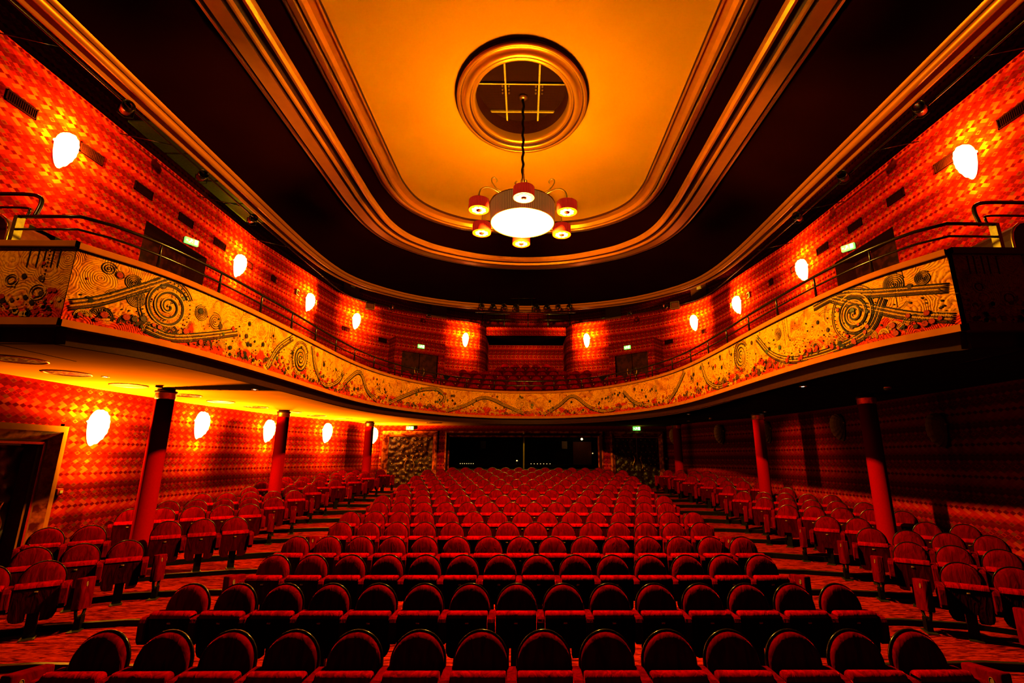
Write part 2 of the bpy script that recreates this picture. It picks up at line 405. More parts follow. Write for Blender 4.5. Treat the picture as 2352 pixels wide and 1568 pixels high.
def tag(o, label, cat, group=None, kind=None):
    o['label'] = label; o['category'] = cat
    if group: o['group'] = group
    if kind: o['kind'] = kind
    return o
def struct(o): o['kind'] = 'structure'; return o
def thing(name, label, cat, loc=(0, 0, 0), rz=0.0, group=None):
    o = bpy.data.objects.new(name, None); C.objects.link(o); o.empty_display_size = 0.1
    o.location = (loc[0], loc[1], loc[2] + ZO); o.rotation_euler = (0, 0, rz)
    return tag(o, label, cat, group)
KIDS = {}
def kids(o):
    return KIDS.get(o.name, None) or [c for c in o.children]
def copy_tree(o, parent=None, tree=None):
    # tree: nested tuples (object, [subtrees]) so that no scan of the scene is needed
    src, subs = tree
    c = src.copy(); C.objects.link(c)
    if parent is not None: c.parent = parent
    for t in subs: copy_tree(None, c, t)
    return c
def tree_of(o): return (o, [tree_of(c) for c in o.children])
def dup(tree, loc, rz, label, group):
    c = copy_tree(None, None, tree); c.location = (loc[0], loc[1], loc[2] + ZO); c.rotation_euler = (0, 0, rz)
    c['label'] = label
    if group: c['group'] = group
    elif 'group' in c: del c['group']
    return c
ORD = ['', 'first', 'second', 'third', 'fourth', 'fifth', 'sixth', 'seventh', 'eighth', 'ninth', 'tenth', 'eleventh', 'twelfth', 'thirteenth', 'fourteenth', 'fifteenth', 'sixteenth', 'seventeenth', 'eighteenth', 'nineteenth', 'twentieth',
       'twenty-first', 'twenty-second', 'twenty-third', 'twenty-fourth', 'twenty-fifth', 'twenty-sixth', 'twenty-seventh', 'twenty-eighth', 'twenty-ninth', 'thirtieth', 'thirty-first', 'thirty-second', 'thirty-third', 'thirty-fourth', 'thirty-fifth', 'thirty-sixth', 'thirty-seventh', 'thirty-eighth', 'thirty-ninth', 'fortieth', 'forty-first', 'forty-second', 'forty-third', 'forty-fourth', 'forty-fifth', 'forty-sixth', 'forty-seventh', 'forty-eighth', 'forty-ninth', 'fiftieth']

# ------------------------------------------------------------------ plan curves
def cat(P, n=8):
    out = []
    P = [Vector(p) for p in P]
    for i in range(len(P) - 1):
        p1, p2 = P[i], P[i + 1]
        p0 = P[i - 1] if i else 2 * P[0] - P[1]
        p3 = P[i + 2] if i + 2 < len(P) else 2 * P[-1] - P[-2]
        for k in range(n):
            t = k / n
            out.append(0.5 * ((2 * p1) + (p2 - p0) * t + (2 * p0 - 5 * p1 + 4 * p2 - p3) * t * t + (3 * p1 - p0 - 3 * p2 + p3) * t ** 3))
    out.append(P[-1]); return out
def xc(y): return 0.009 * y
def mirror(half):                     # half: from the centre back outwards to the front right; returns left front -> right front
    return [(xc(y) - x, y) for x, y in half[::-1]][:(-1 if abs(half[0][0]) < 1e-6 else None)] + [(xc(y) + x, y) for x, y in half]
HC = [(0, 19.45), (1.0, 19.35), (1.85, 18.95), (2.7, 18.3), (3.4, 17.4), (4.0, 16.3), (4.4, 15.2), (4.63, 14.1), (4.75, 13), (4.8, 11.5), (4.82, 10), (4.87, 8.6), (4.97, 7.4), (5.15, 6.5), (5.5, 5.72)]
CUR = cat(mirror(HC), 10)
SL = [0.0]
for a_, b_ in zip(CUR, CUR[1:]): SL.append(SL[-1] + (b_ - a_).length)
LEN = SL[-1]
def normals(P):                       # right-hand side of left->right travel = towards the hall
    out = []
    for i in range(len(P)):
        a = P[max(i - 1, 0)]; b = P[min(i + 1, len(P) - 1)]
        t = (b - a).normalized(); out.append(Vector((t.y, -t.x)))
    return out
CN = normals(CUR)
def cpos(s, z, d=0.0):
    s = min(max(s, 0), LEN - 1e-6)
    lo, hi = 0, len(SL) - 1
    while hi - lo > 1:
        m_ = (lo + hi) // 2
        if SL[m_] <= s: lo = m_
        else: hi = m_
    t = (s - SL[lo]) / (SL[lo + 1] - SL[lo])
    p = CUR[lo].lerp(CUR[lo + 1], t); n = CN[lo].lerp(CN[lo + 1], t).normalized()
    p = p + n * d
    return Vector((p.x, p.y, z))
def sweep(mb, P, prof, mi=0, mis=None, smooth=False, uv=False):
    # prof: list of (offset towards hall, z)
    N = normals(P); n = len(prof); vs = []
    L = [0.0]
    for a, b in zip(P, P[1:]): L.append(L[-1] + (b - a).length)
    for p, nn in zip(P, N):
        for (d, z) in prof: q = p + nn * d; vs.append((q.x, q.y, z))
    for k in range(n - 1):
        fs = []; 
        for i in range(len(P) - 1): fs.append((i * n + k, (i + 1) * n + k, (i + 1) * n + k + 1, i * n + k + 1))
        if k == 0:
            o = len(mb.v); mb.v += vs
        for j, f in enumerate(fs):
            mb.f.append([o + q for q in f]); mb.m.append(mis[k] if mis else mi); mb.sm.append(smooth)
            if uv:
                i = j; mb.uv[len(mb.f) - 1] = [(L[i], prof[k][1]), (L[i + 1], prof[k][1]), (L[i + 1], prof[k + 1][1]), (L[i], prof[k + 1][1])]
def fill_between(mb, A, B, za, zb, mi=0):
    # A, B same number of 2d points
    n = len(A)
    vs = [(p.x, p.y, za) for p in A] + [(p.x, p.y, zb) for p in B]
    mb.add(vs, [(i, i + 1, n + i + 1, n + i) for i in range(n - 1)], mi)
def resample(P, n):
    L = [0.0]
    for a, b in zip(P, P[1:]): L.append(L[-1] + (b - a).length)
    out = []; j = 0
    for k in range(n):
        s = L[-1] * k / (n - 1)
        while j < len(L) - 2 and L[j + 1] < s: j += 1
        t = 0 if L[j + 1] == L[j] else (s - L[j]) / (L[j + 1] - L[j])
        out.append(P[j].lerp(P[j + 1], min(max(t, 0), 1)))
    return out
def V2(l): return [Vector(p) for p in l]

# ================================================================== STRUCTURE
# --- floor: raked terraces
ZC = [-1.46, -1.43, -1.36, -1.29, -1.21, -1.14, -1.04, -0.96, -0.88, -0.78, -0.67, -0.58, -0.49, -0.42, -0.35]
YC = [4.75, 6.25, 7.62, 8.85, 10.1, 11.35, 12.52, 13.72, 14.9, 15.95, 16.75, 17.65, 18.65, 19.55, 20.45]
YS = [4.7, 5.95, 7.15, 8.38, 9.4, 10.45, 11.93, 13.05, 14.25, 15.36, 16.65, 17.8, 18.7, 19.75, 20.8]   # where the side rows meet the aisle
NC = [14, 15, 14, 15, 14, 15, 14, 15, 14, 15, 14, 15, 14, 15, 12]
def floorz(k): return ZC[min(k, 14)] - 0.9
def riser(k):
    yc = YC[k] - 0.10; ys = YS[k] + 0.12
    ang = 35 if k < 7 else 42
    dx = 2.4; t = math.tan(math.radians(ang)) * dx
    if k >= 12: t *= 0.6
    hw = 4.15
    return V2([(-8.7 , ys - t), (-6.25, ys), (-5.3, (ys + yc) / 2 + 0.1), (-hw, yc), (xc(yc), yc), (hw + 0.1, yc), (5.45, (ys + yc) / 2 + 0.1), (6.4, ys), (8.85, ys - t)])
mb = MB()
prev = V2([(-8.7, -1.5), (-6.25, -1.5), (-5.3, -1.5), (-4.15, -1.5), (0, -1.5), (4.25, -1.5), (5.45, -1.5), (6.4, -1.5), (8.85, -1.5)])
for k in range(15):
    r = riser(k) if k < 14 else V2([(p.x, 22.2) for p in prev])
    z = floorz(k)
    fill_between(mb, prev, r, z, z, 0)
    if k < 14:
        z2 = floorz(k + 1); fill_between(mb, r, r, z, z2, 1)
    prev = r
fl = struct(mb.build('floor', ['carpet', 'blackmat']))
# nosing strips on the step edges in the two aisles
for k in range(1, 14):
    r = riser(k); z = floorz(k + 1)
    for side, seg in ((-1, r[1:4]), (1, r[5:8])):
        mb = MB(); pts = seg
        for a, b in zip(pts, pts[1:]):
            t = (b - a).normalized(); n = Vector((-t.y, t.x))
            if n.y < 0: n = -n
            q = [a - n * 0.006, b - n * 0.006, b + n * 0.05, a + n * 0.05]
            vs = [(p.x, p.y, z + 0.001) for p in q] + [(p.x, p.y, z + 0.008) for p in q]
            mb.add(vs, [(0, 1, 2, 3), (7, 6, 5, 4), (0, 4, 5, 1), (1, 5, 6, 2), (2, 6, 7, 3), (3, 7, 4, 0)])
        if (k + (side > 0)) % 1 == 0: struct(mb.build('trim_%d' % (k + (20 if side > 0 else 40)), 'plate'))

# --- walls
def wall(name, P, z0, z1, mi='wall', uoff=0.0):
    mb = MB(); P = V2(P); L = 0.0
    for a, b in zip(P, P[1:]):
        l = (b - a).length
        mb.add([(a.x, a.y, z0), (b.x, b.y, z0), (b.x, b.y, z1), (a.x, a.y, z1)], [(0, 1, 2, 3)], 0, False,
               [(L + uoff, z0), (L + l + uoff, z0), (L + l + uoff, z1), (L + uoff, z1)])
        L += l
    return struct(mb.build(name, mi))
SOF = 1.33
def sofz(y): return 1.33 + max(0, (y - 10)) * 0.006
LW = [(-8.4, 9.25), (-8.4, 12.5), (-8.2, 14.5), (-7.85, 16.5), (-6.65, 19.1), (-6.15, 21.8)]
RW = [(8.6, -1.5), (8.6, 12.5), (8.45, 14.5), (8.15, 16.5), (7.0, 19.1), (6.45, 21.8)]
wall('wall_left', [(-8.4, -1.5), (-8.4, 7.62)], -2.6, 1.5)
wall('wall_left', LW, -2.6, 1.5, uoff=0.4)
wall('wall_left', [(-8.4, 7.62), (-8.4, 9.25)], 0.52, 1.5)
wall('wall_right', RW, -2.6, 1.5)
LU = [(-8.4, -1.5), (-8.4, 10.1), ] 
UH = [(8.47, 14.5), (8.2, 16.8), (7.85, 19.3)]
# balcony-level walls; the side entrances are openings
wall('wall_left', [(-8.4, -1.5), (-8.4, 10.15)], 1.5, 6.75, uoff=0.1)
wall('wall_left', [(-8.4, 10.15), (-8.4, 12.3)], 5.2, 6.75, uoff=0.2)
wall('wall_left', [(-8.4, 12.3), (-8.38, 14.5), (-8.05, 16.8), (-7.68, 19.3)], 1.5, 6.75, uoff=0.3)
wall('wall_right', [(8.6, -1.5), (8.6, 10.15)], 1.5, 6.75)
wall('wall_right', [(8.6, 10.15), (8.6, 12.3)], 5.2, 6.75, uoff=0.2)
wall('wall_right', [(8.6, 12.3), (8.58, 14.5), (8.3, 16.8), (8.02, 19.3)], 1.5, 6.75, uoff=0.3)
BL = [(-7.68, 19.3), (-7.3, 20.2), (-6.75, 21.1), (-6.0, 22.0), (-5.0, 22.75), (-4.0, 23.3), (-3.2, 23.72), (-2.6, 24.0), (-2.15, 24.3), (-1.95, 24.7), (-1.88, 25.2), (-1.87, 26.8)]
BR = [(0.45 + 0 - x, y) for x, y in BL]
BR = [(8.02, 19.3)] + BR[1:]
wall('wall_back', cat(BL, 3), 1.5, 6.75, uoff=0.6)
wall('wall_back', cat(BR, 3), 1.5, 6.75, uoff=0.6)
wall('wall_back', [(-1.87, 26.8), (2.32, 26.8)], 1.5, 6.2)
wall('wall_back', [(-1.87, 24.72), (2.32, 24.72)], 6.25, 6.72)            # front of the technical gallery
mb = MB(); mb.add([(-1.95, 24.73, 6.25), (2.4, 24.73, 6.25), (2.4, 26.9, 6.25), (-1.95, 26.9, 6.25)], [(0, 1, 2, 3)])
mb.add([(-1.95, 24.73, 6.7), (2.4, 24.73, 6.7), (2.4, 26.9, 6.7), (-1.95, 26.9, 6.7)], [(0, 1, 2, 3)])
struct(mb.build('ceiling', 'ceildark'))
# upper set-back wall above the ledge, all round
UP = [(-8.9, -1.5), (-8.9, 15.0), (-8.7, 17.5), (-8.1, 20.0), (-7.0, 22.0), (-5.3, 23.7), (-3.3, 25.0), (-1.5, 25.7), (0.22, 25.9), (1.95, 25.7), (3.75, 25.0), (5.75, 23.7), (7.4, 22.0), (8.45, 20.0), (9.0, 17.5), (9.1, 15.0), (9.1, -1.5)]
wall('wall_back', UP, 6.7, 8.6, uoff=0.2)
# ledge on top of the walls
mb = MB()
def strip(mb, A, B, z):
    A = resample(V2(A), 60); B = resample(V2(B), 60); fill_between(mb, A, B, z, z, 0)
lowring = [(-8.4, -1.5), (-8.4, 14.5), (-8.05, 16.8), (-7.68, 19.3)] + BL[1:10] + [(0.2, 24.72)] + BR[1:10][::-1] + [(8.02, 19.3), (8.3, 16.8), (8.6, 14.5), (8.6, -1.5)]
strip(mb, lowring, UP, 6.73)
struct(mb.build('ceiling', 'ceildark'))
mb = MB()
rc = [(0, 21.3), (2.2, 20.95), (5.0, 19.7), (6.5, 17.6), (6.95, 16), (7.1, 13.4), (7.1, -1.5)]
fill_between(mb, resample(cat(mirror(rc), 6), 60), resample(V2(UP), 60), 8.55, 8.55)
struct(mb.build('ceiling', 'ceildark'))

# back wall under the balcony: patterned strips and the frieze above the openings
wall('wall_back', [(-6.15, 21.8), (-6.0, 21.8)], -1.4, 1.5)
wall('wall_back', [(-6.15, 21.78), (6.5, 21.78)], 1.16, 1.5)
wall('wall_back', [(-3.64, 21.8), (-3.3, 21.8)], -1.4, 1.2)
wall('wall_back', [(3.6, 21.8), (3.93, 21.8)], -1.4, 1.2)
wall('wall_back', [(6.28, 21.8), (6.5, 21.8)], -1.4, 1.2)
wall('wall_back', [(-3.3, 21.8), (3.6, 21.8)], -1.4, -0.45, 'fascia')

# --- balcony underside
mb = MB()
inner = [(p.x, p.y) for p in [CUR[i] - CN[i] * 0.10 for i in range(len(CUR))]]
inner = [(-8.4, 5.62), (-7.0, 5.62)] + inner + [(7.2, 5.62), (8.6, 5.62)]
outer = [(-8.4, 5.62), (-8.4, 9.25)] + LW[1:] + [(0, 21.8), (6.45, 21.8)] + RW[1:-1][::-1] + [(8.6, 5.62)]
A = resample(V2(inner), 120); B = resample(V2(outer), 120)
n = len(A)
vs = [(p.x, p.y, sofz(p.y)) for p in A] + [(p.x, p.y, sofz(p.y)) for p in B]
mb.add(vs, [(i, i + 1, n + i + 1, n + i) for i in range(n - 1)])
struct(mb.build('ceiling', 'soffit'))
# --- balcony seating terraces
mb = MB()
NT = 6
def offs(j): return 0.12 + j * 0.95
def offcurve(d, lim=None):
    P = [CUR[i] - CN[i] * d for i in range(len(CUR))]
    return [Vector((min(max(p.x, -8.39), 8.58), p.y)) for p in P]
def bz(j): return 2.05 + (0.37 * j)
for j in range(NT):
    P = offcurve(offs(j)); Q = offcurve(offs(j + 1) if j < NT - 1 else 9.0)
    fill_between(mb, P, Q, bz(j), bz(j)); 
    if j: fill_between(mb, P, P, bz(j - 1), bz(j), 1)
struct(mb.build('floor', ['carpet', 'blackmat']))

# --- main ceiling
CO = [(0, 20.86), (2.2, 20.5), (3.7, 20.0), (4.95, 19.25), (6.0, 18.2), (6.6, 17.2), (6.88, 16.2), (7.02, 15), (7.08, 13.4), (7.08, 10), (7.08, 5), (7.08, -1.5)]
OB = [(0, 17.36), (1.75, 17.1), (3.3, 16.35), (4.1, 15.65), (4.62, 14.9), (4.95, 13.9), (5.08, 12.6), (5.1, 11.2), (5.1, 8), (5.1, 3), (5.1, -1.5)]
IB = [(0, 14.8), (1.66, 14.62), (2.5, 14.25), (3.15, 13.7), (3.6, 13.0), (3.82, 12.1), (3.86, 11), (3.86, 8), (3.86, 3), (3.86, -1.5)]
COc, OBc, IBc = cat(mirror(CO), 6), cat(mirror(OB), 6), cat(mirror(IB), 6)
mb = MB()
sweep(mb, COc, [(-0.24, 7.6), (-0.24, 6.50), (-0.22, 6.44), (-0.17, 6.44), (-0.15, 6.60), (-0.03, 6.60), (-0.02, 6.48), (0.02, 6.44), (0.07, 6.44), (0.11, 6.48), (0.12, 6.53), (0.16, 6.52), (0.21, 6.55), (0.23, 6.62)],
      mis=[1, 0, 0, 0, 1, 1, 0, 0, 0, 0, 1, 0, 0], smooth=True)
struct(mb.build('trim_1', ['gold', 'groove']))
mb = MB()
sweep(mb, OBc, [(-0.02, 7.1), (0, 6.98), (0.07, 6.95), (0.09, 7.0), (0.12, 7.02), (0.14, 6.96), (0.44, 6.93), (0.46, 6.98), (0.50, 6.98), (0.52, 6.93), (0.56, 6.93), (0.58, 7.0), (0.63, 7.06), (0.72, 7.06), (0.74, 6.98), (0.80, 6.96), (0.84, 7.02), (0.86, 7.14)],
      mis=[1, 0, 1, 1, 0, 0, 1, 1, 0, 0, 0, 1, 1, 1, 0, 0, 0], smooth=False)
struct(mb.build('trim_2', ['gold', 'groove']))
mb = MB()
sweep(mb, IBc, [(-0.02, 7.3), (0, 7.2), (0.03, 7.18), (0.05, 7.22), (0.08, 7.2), (0.20, 7.16), (0.22, 7.22), (0.25, 7.22), (0.27, 7.17), (0.33, 7.17), (0.38, 7.26), (0.5, 7.30), (0.52, 7.26), (0.56, 7.27), (0.57, 7.36)],
      mis=[1, 0, 1, 0, 0, 0, 1, 1, 0, 0, 0, 0, 0, 1], smooth=False)
struct(mb.build('trim_3', ['gold', 'groove']))
mb = MB()
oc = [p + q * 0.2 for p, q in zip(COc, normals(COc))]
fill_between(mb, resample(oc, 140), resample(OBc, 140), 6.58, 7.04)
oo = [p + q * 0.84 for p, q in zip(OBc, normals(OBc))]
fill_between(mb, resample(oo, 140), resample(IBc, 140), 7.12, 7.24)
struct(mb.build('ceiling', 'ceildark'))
# gold field with an oval opening
OX, OY, ORX, ORY = xc(8.82), 8.85, 1.12, 1.32
ii = [p + q * 0.55 for p, q in zip(IBc, normals(IBc))]
ring = []
NP = 160
bd = resample(ii, NP)
# angles around the opening, matched by direction from its centre
o2 = []
for p in bd:
    a = math.atan2(p.y - OY, p.x - OX); o2.append(Vector((OX + ORX * math.cos(a), OY + ORY * math.sin(a))))
mb = MB()
fill_between(mb, bd, o2, 7.34, 7.34)
# remaining sector towards the stage
a0 = math.atan2(bd[-1].y - OY, bd[-1].x - OX); a1 = math.atan2(bd[0].y - OY, bd[0].x - OX)
if a1 > a0: a1 -= 2 * PI
K = 16
fa = [Vector((OX + ORX * math.cos(a0 + (a1 - a0) * k / K), OY + ORY * math.sin(a0 + (a1 - a0) * k / K))) for k in range(K + 1)]
fb = [bd[-1].lerp(bd[0], k / K) for k in range(K + 1)]
fill_between(mb, fa, fb, 7.34, 7.34)
struct(mb.build('ceiling', 'ceil'))
mb = MB()
pr = [(1.37, 7.36), (1.37, 7.26), (1.33, 7.22), (1.29, 7.24), (1.27, 7.28), (1.22, 7.20), (1.16, 7.17), (1.10, 7.20), (1.08, 7.26), (1.05, 7.24), (1.01, 7.24), (0.98, 7.30), (0.98, 7.45), (0.98, 7.80)]
prr = [(r, z) for r, z in pr]
mb.lathe((OX, OY, 0), prr, 96, 0, 1.0, 1.2, mis=[1, 0, 0, 1, 0, 0, 0, 1, 0, 0, 0, 0, 2])
struct(mb.build('trim_4', ['goldbright', 'groove', 'groove']))
# rigging grid seen through the opening
gt = thing('rigging_grid', 'dark mesh panels in a yellow bar frame inside the round ceiling opening', 'grid', (0.08, 9.22, 7.74))
mb = MB(); mb.add([(-1.5, -1.7, 0.05), (1.5, -1.7, 0.05), (1.5, 1.9, 0.05), (-1.5, 1.9, 0.05)], [(0, 1, 2, 3)]); mb.build('mesh_panel', 'mesh', gt)
for x in (-1.08, -0.36, 0.36, 1.08):
    mb = MB(); mb.box((x, 0.1, 0.02), (0.035, 3.4, 0.04)); mb.build('frame_bar', 'barpaint', gt)
for y in (-1.29, -0.43, 0.43, 1.29):
    mb = MB(); mb.box((0, y, 0.02), (2.9, 0.035, 0.042)); mb.build('frame_bar', 'barpaint', gt)
for x in (-1.0, -0.43, -0.29, 0.29, 0.43, 1.0):
    for i in range(3):
        mb = MB(); mb.lathe((x, -0.37 + i * 0.1, 0.0), [(0.001, -0.02), (0.018, -0.015), (0.018, 0.02)], 10); mb.build('bulb', 'brass', gt)

# ================================================================== LIGHT FITTINGS
# --- chandelier
CX, CY, CZ = 0.10, 9.2, 4.72
ch = thing('chandelier', 'large drum chandelier with six small red pleated shades hanging from the ceiling opening', 'chandelier', (CX, CY, CZ))
mb = MB(); mb.lathe((0, 0, 0), [(0.665, 0.0), (0.67, 0.40)], 96); mb.lathe((0, 0, 0), [(0.64, 0.40), (0.64, 0.02)], 96); mb.build('drum_shade', 'drum', ch)
mb = MB(); mb.lathe((0, 0, 0), [(0.66, 0.0), (0.665, -0.012), (0.645, -0.012), (0.645, 0.0)], 96); mb.lathe((0, 0, 0), [(0.665, 0.39), (0.68, 0.41), (0.64, 0.41)], 96); mb.build('drum_ring', 'brass', ch)
mb = MB(); mb.lathe((0, 0, 0), [(0.645, 0.0), (0.5, -0.045), (0.3, -0.10), (0.001, -0.125)], 64); mb.build('diffuser', 'diff', ch)
mb = MB(); mb.lathe((0, 0, 0), [(0.06, 0.3), (0.05, 0.55), (0.02, 0.6), (0.035, 0.66), (0.015, 0.7), (0.015, 0.95), (0.05, 0.97), (0.03, 1.02), (0.001, 1.03)], 16); mb.build('stem', 'brass', ch)
R1 = 1.0
for i in range(6):
    a = PI / 2 + i * PI / 3 + 0.03
    ca, sa = math.cos(a), math.sin(a)
    path = [(0.06, 0.42), (0.3, 0.47), (0.55, 0.53), (0.75, 0.57), (0.88, 0.54), (0.97, 0.46), (1.0, 0.36), (1.0, 0.24)]
    pp = cat([(p[0], p[1]) for p in path], 4)
    mb = MB(); mb.tube([(p.x * ca, p.x * sa, p.y) for p in pp], 0.012, 8)
    scr = [(0.25, 0.52), (0.45, 0.54), (0.62, 0.60), (0.72, 0.70), (0.73, 0.79), (0.67, 0.83), (0.61, 0.79), (0.63, 0.73)]
    pp = cat(scr, 4); mb.tube([(p.x * ca, p.x * sa, p.y) for p in pp], 0.012, 8, r2=0.009)
    mb.build('arm', 'brass', ch)
    sh = MB(); sh.lathe((0, 0, 0), [(0.2, 0.0), (0.2, 0.21), (0.02, 0.215)], 40)
    so = sh.build('shade', 'shade', ch); so.location = (R1 * ca, R1 * sa, 0.0)
    mb = MB(); mb.lathe((0, 0, 0), [(0.196, 0.006), (0.05, 0.004)], 32); d_ = mb.build('shade_diffuser', 'small_diff', so)
    mb = MB()
    for q in range(8):
        b0 = q * PI / 4 + 0.06; b1 = (q + 1) * PI / 4 - 0.06
        vs = []
        for t in range(6):
            b = b0 + (b1 - b0) * t / 5; ro = 0.145 - 0.018 * abs(t - 2.5) / 2.5; vs.append((ro * math.cos(b), ro * math.sin(b), 0.0))
        for t in range(5, -1, -1):
            b = b0 + (b1 - b0) * t / 5; vs.append((0.06 * math.cos(b), 0.06 * math.sin(b), 0.0))
        mb.add(vs, [tuple(range(12))[::-1]])
    mb.build('bulb_cluster', 'small_bulb', so)
    mb = MB(); mb.lathe((0, 0, -0.012), [(0.001, -0.004), (0.045, -0.002), (0.048, 0.014)], 16); mb.build('finial', 'redpaint', so)
for i in range(4):                      # small scrolls round the stem
    a = i * PI / 2 + 0.5
    mb = MB(); pp = cat([(0.03, 0.75), (0.12, 0.78), (0.18, 0.86), (0.14, 0.92), (0.09, 0.88)], 4)
    mb.tube([(p.x * math.cos(a), p.x * math.sin(a), p.y) for p in pp], 0.01, 6); mb.build('scroll', 'brass', ch)
mb = MB()
pts = [(0.012 * math.sin(k * 1.3), 0.012 * math.cos(k * 1.7), 1.0 + k * 0.06) for k in range(35)]
mb.tube(pts, 0.028, 7); mb.build('chain', 'blackmat', ch)
mb = MB(); mb.lathe((0, 0, 2.985), [(0.03, 0), (0.09, 0.03), (0.09, 0.06), (0.04, 0.08)], 16, cap0=True); mb.build('ceiling_rose', 'brass', ch)
lamp('chandelier_glow', 'POINT', (CX, CY, CZ - 0.35), DOWN_P, (1.0, 0.42, 0.03), 0.12)
ul = lamp('chandelier_uplight', 'SPOT', (CX, CY, CZ + 0.60), 1.0, (1.0, 0.50, 0.04), 0.10, rot=(PI, 0, 0), spot_size=math.radians(158), spot_blend=0.12)
ul.data.use_nodes = True
_n = ul.data.node_tree; _f = _n.nodes.new('ShaderNodeLightFalloff'); _f.inputs['Strength'].default_value = UP_P
_n.links.new(_f.outputs['Constant'], _n.nodes['Emission'].inputs['Strength'])

# --- scallop wall lamps
def sconce_mesh():
    mb = MB()
    phis = [78, 60, 42, 22, 2, -18, -36, -54, -72, -88]
    def R(ph):
        return {78: .25, 60: .28, 42: .31, 22: .33, 2: .34, -18: .36, -36: .39, -54: .42, -72: .45, -88: .47}[ph]
    T = [-1, -0.9, -0.72, -0.5, -0.25, 0, 0.25, 0.5, 0.72, 0.9, 1]
    for a, b in zip(phis, phis[1:]):
        m_ = (a + b) / 2; Rm = (R(a) + R(b)) / 2 * 0.955
        rows = []
        for ph, rr in ((a, R(a)), (m_, Rm), (b, R(b))):
            c_, s_ = math.cos(math.radians(ph)), math.sin(math.radians(ph))
            rows.append([(0.155 * t, -(0.02 + rr * 0.85 * c_ * math.sqrt(max(0, 1 - t * t))), rr * s_ * math.sqrt(max(0, 1 - t * t))) for t in T])
        for r0, r1 in zip(rows, rows[1:]):
            n = len(T)
            mb.add(r0 + r1, [(i, i + 1, n + i + 1, n + i) for i in range(n - 1)])
    return mb
def make_sconce(lit, label):
    t = thing('wall_sconce', label, 'wall lamp', (0, 0, 0))
    sconce_mesh().build('shell_shade', 'shell_lit' if lit else 'shell_off', t)
    mb = MB(); mb.rbox((0, -0.006, 0), (0.12, 0.04, 0.16), 0.012); mb.build('wall_plate', 'brass' if lit else 'shell_off', t)
    mb = MB()
    for sx in (-1, 1): mb.lathe((sx * 0.158, -0.035, 0), [(0.001, -0.025), (0.022, -0.018), (0.028, 0), (0.022, 0.018), (0.001, 0.025)], 12)
    mb.build('hinge_knob', 'shell_lit' if lit else 'shell_off', t)
    return t
lit0 = make_sconce(True, ''); off0 = make_sconce(False, '')
TL, TO = tree_of(lit0), tree_of(off0)
used = {'l': False, 'o': False}
def sconce(x, y, z, nx, ny, lit, label, group):
    rz = math.atan2(ny, nx) + PI / 2
    k = 'l' if lit else 'o'
    if not used[k]:
        o = lit0 if lit else off0; used[k] = True
        o.location = (x, y, z + ZO); o.rotation_euler = (0, 0, rz); o['label'] = label; o['group'] = group
    else: o = dup(TL if lit else TO, (x, y, z), rz, label, group)
    if lit:
        tx, ty = -ny, nx
        back = Vector((-nx, -ny, 0)).to_track_quat('-Z', 'Y').to_euler()
        for dx_, dz_, pw in ((-0.30, 0.10, 1.0), (0.30, 0.10, 1.0), (0.0, 0.46, 0.8), (0.0, -0.62, 0.6)):
            lamp('sconce_glow', 'SPOT', (x + nx * 0.21 + tx * dx_, y + ny * 0.21 + ty * dx_, z + dz_), SC_P * pw, (1.0, 0.62, 0.03), 0.04, rot=back, spot_size=math.radians(174), spot_blend=0.15)
        lamp('sconce_glow', 'POINT', (x + nx * 0.5, y + ny * 0.5, z + 0.05), SC_F * (5.0 if z < 2 else 1.0), (1.0, 0.36, 0.02), 0.06)
        if z < 2:                       # the lamps under the balcony also throw light up to its underside and down to the seats
            upd = Vector((nx * 0.06, ny * 0.06, 1)).to_track_quat('-Z', 'Y').to_euler()
            dnd = Vector((nx * 0.5, ny * 0.5, -0.85)).to_track_quat('-Z', 'Y').to_euler()
            lamp('sconce_glow', 'SPOT', (x + nx * 0.55, y + ny * 0.55, z - 0.25), 1000, (1.0, 0.34, 0.015), 0.06, rot=upd, spot_size=math.radians(158), spot_blend=0.2)
            lamp('sconce_glow', 'SPOT', (x + nx * 0.45, y + ny * 0.45, z - 0.1), 260, (1.0, 0.40, 0.02), 0.06, rot=dnd, spot_size=math.radians(105), spot_blend=0.5)
def nrm(x, y): l = math.hypot(x, y); return x / l, y / l
UPL = [(-8.39, 7.96, 5.58, 1, 0), (-8.39, 13.55, 5.62, 1, 0), (-7.95, 17.3, 5.72, 1, 0.12), (-7.2, 20.35, 5.85, 0.85, -0.5), (-2.85, 23.87, 5.9, 0.35, -0.94)]
UPR = [(8.59, 8.05, 5.58, -1, 0), (8.59, 13.6, 5.62, -1, 0), (8.23, 17.3, 5.72, -1, 0.12), (7.58, 20.3, 5.85, -0.85, -0.5), (3.3, 23.87, 5.9, -0.35, -0.94)]
LOL = [(-8.39, 9.86, 0.68, 1, 0), (-8.37, 12.95, 0.93, 1, 0), (-8.0, 15.7, 0.93, 1, -0.2), (-7.1, 18.1, 0.99, 0.92, -0.4), (-6.32, 21.0, 1.02, 1, -0.2)]
LOR = [(8.59, 9.86, 0.68, -1, 0), (8.57, 12.95, 0.93, -1, 0), (8.2, 16.15, 0.97, -1, -0.2), (7.4, 18.1, 0.99, -0.92, -0.4), (6.62, 21.0, 1.02, -1, -0.2)]
where = ['nearest the stage', 'second from the stage', 'third from the stage', 'just past the wall corner', 'beside the central recess']
for i, p in enumerate(UPL): n_ = nrm(p[3], p[4]); sconce(p[0], p[1], p[2], n_[0], n_[1], True, 'glowing scallop shell wall lamp, upper left wall, ' + where[i], 'lit shell lamps on the upper walls')
for i, p in enumerate(UPR): n_ = nrm(p[3], p[4]); sconce(p[0], p[1], p[2], n_[0], n_[1], True, 'glowing scallop shell wall lamp, upper right wall, ' + where[i], 'lit shell lamps on the upper walls')
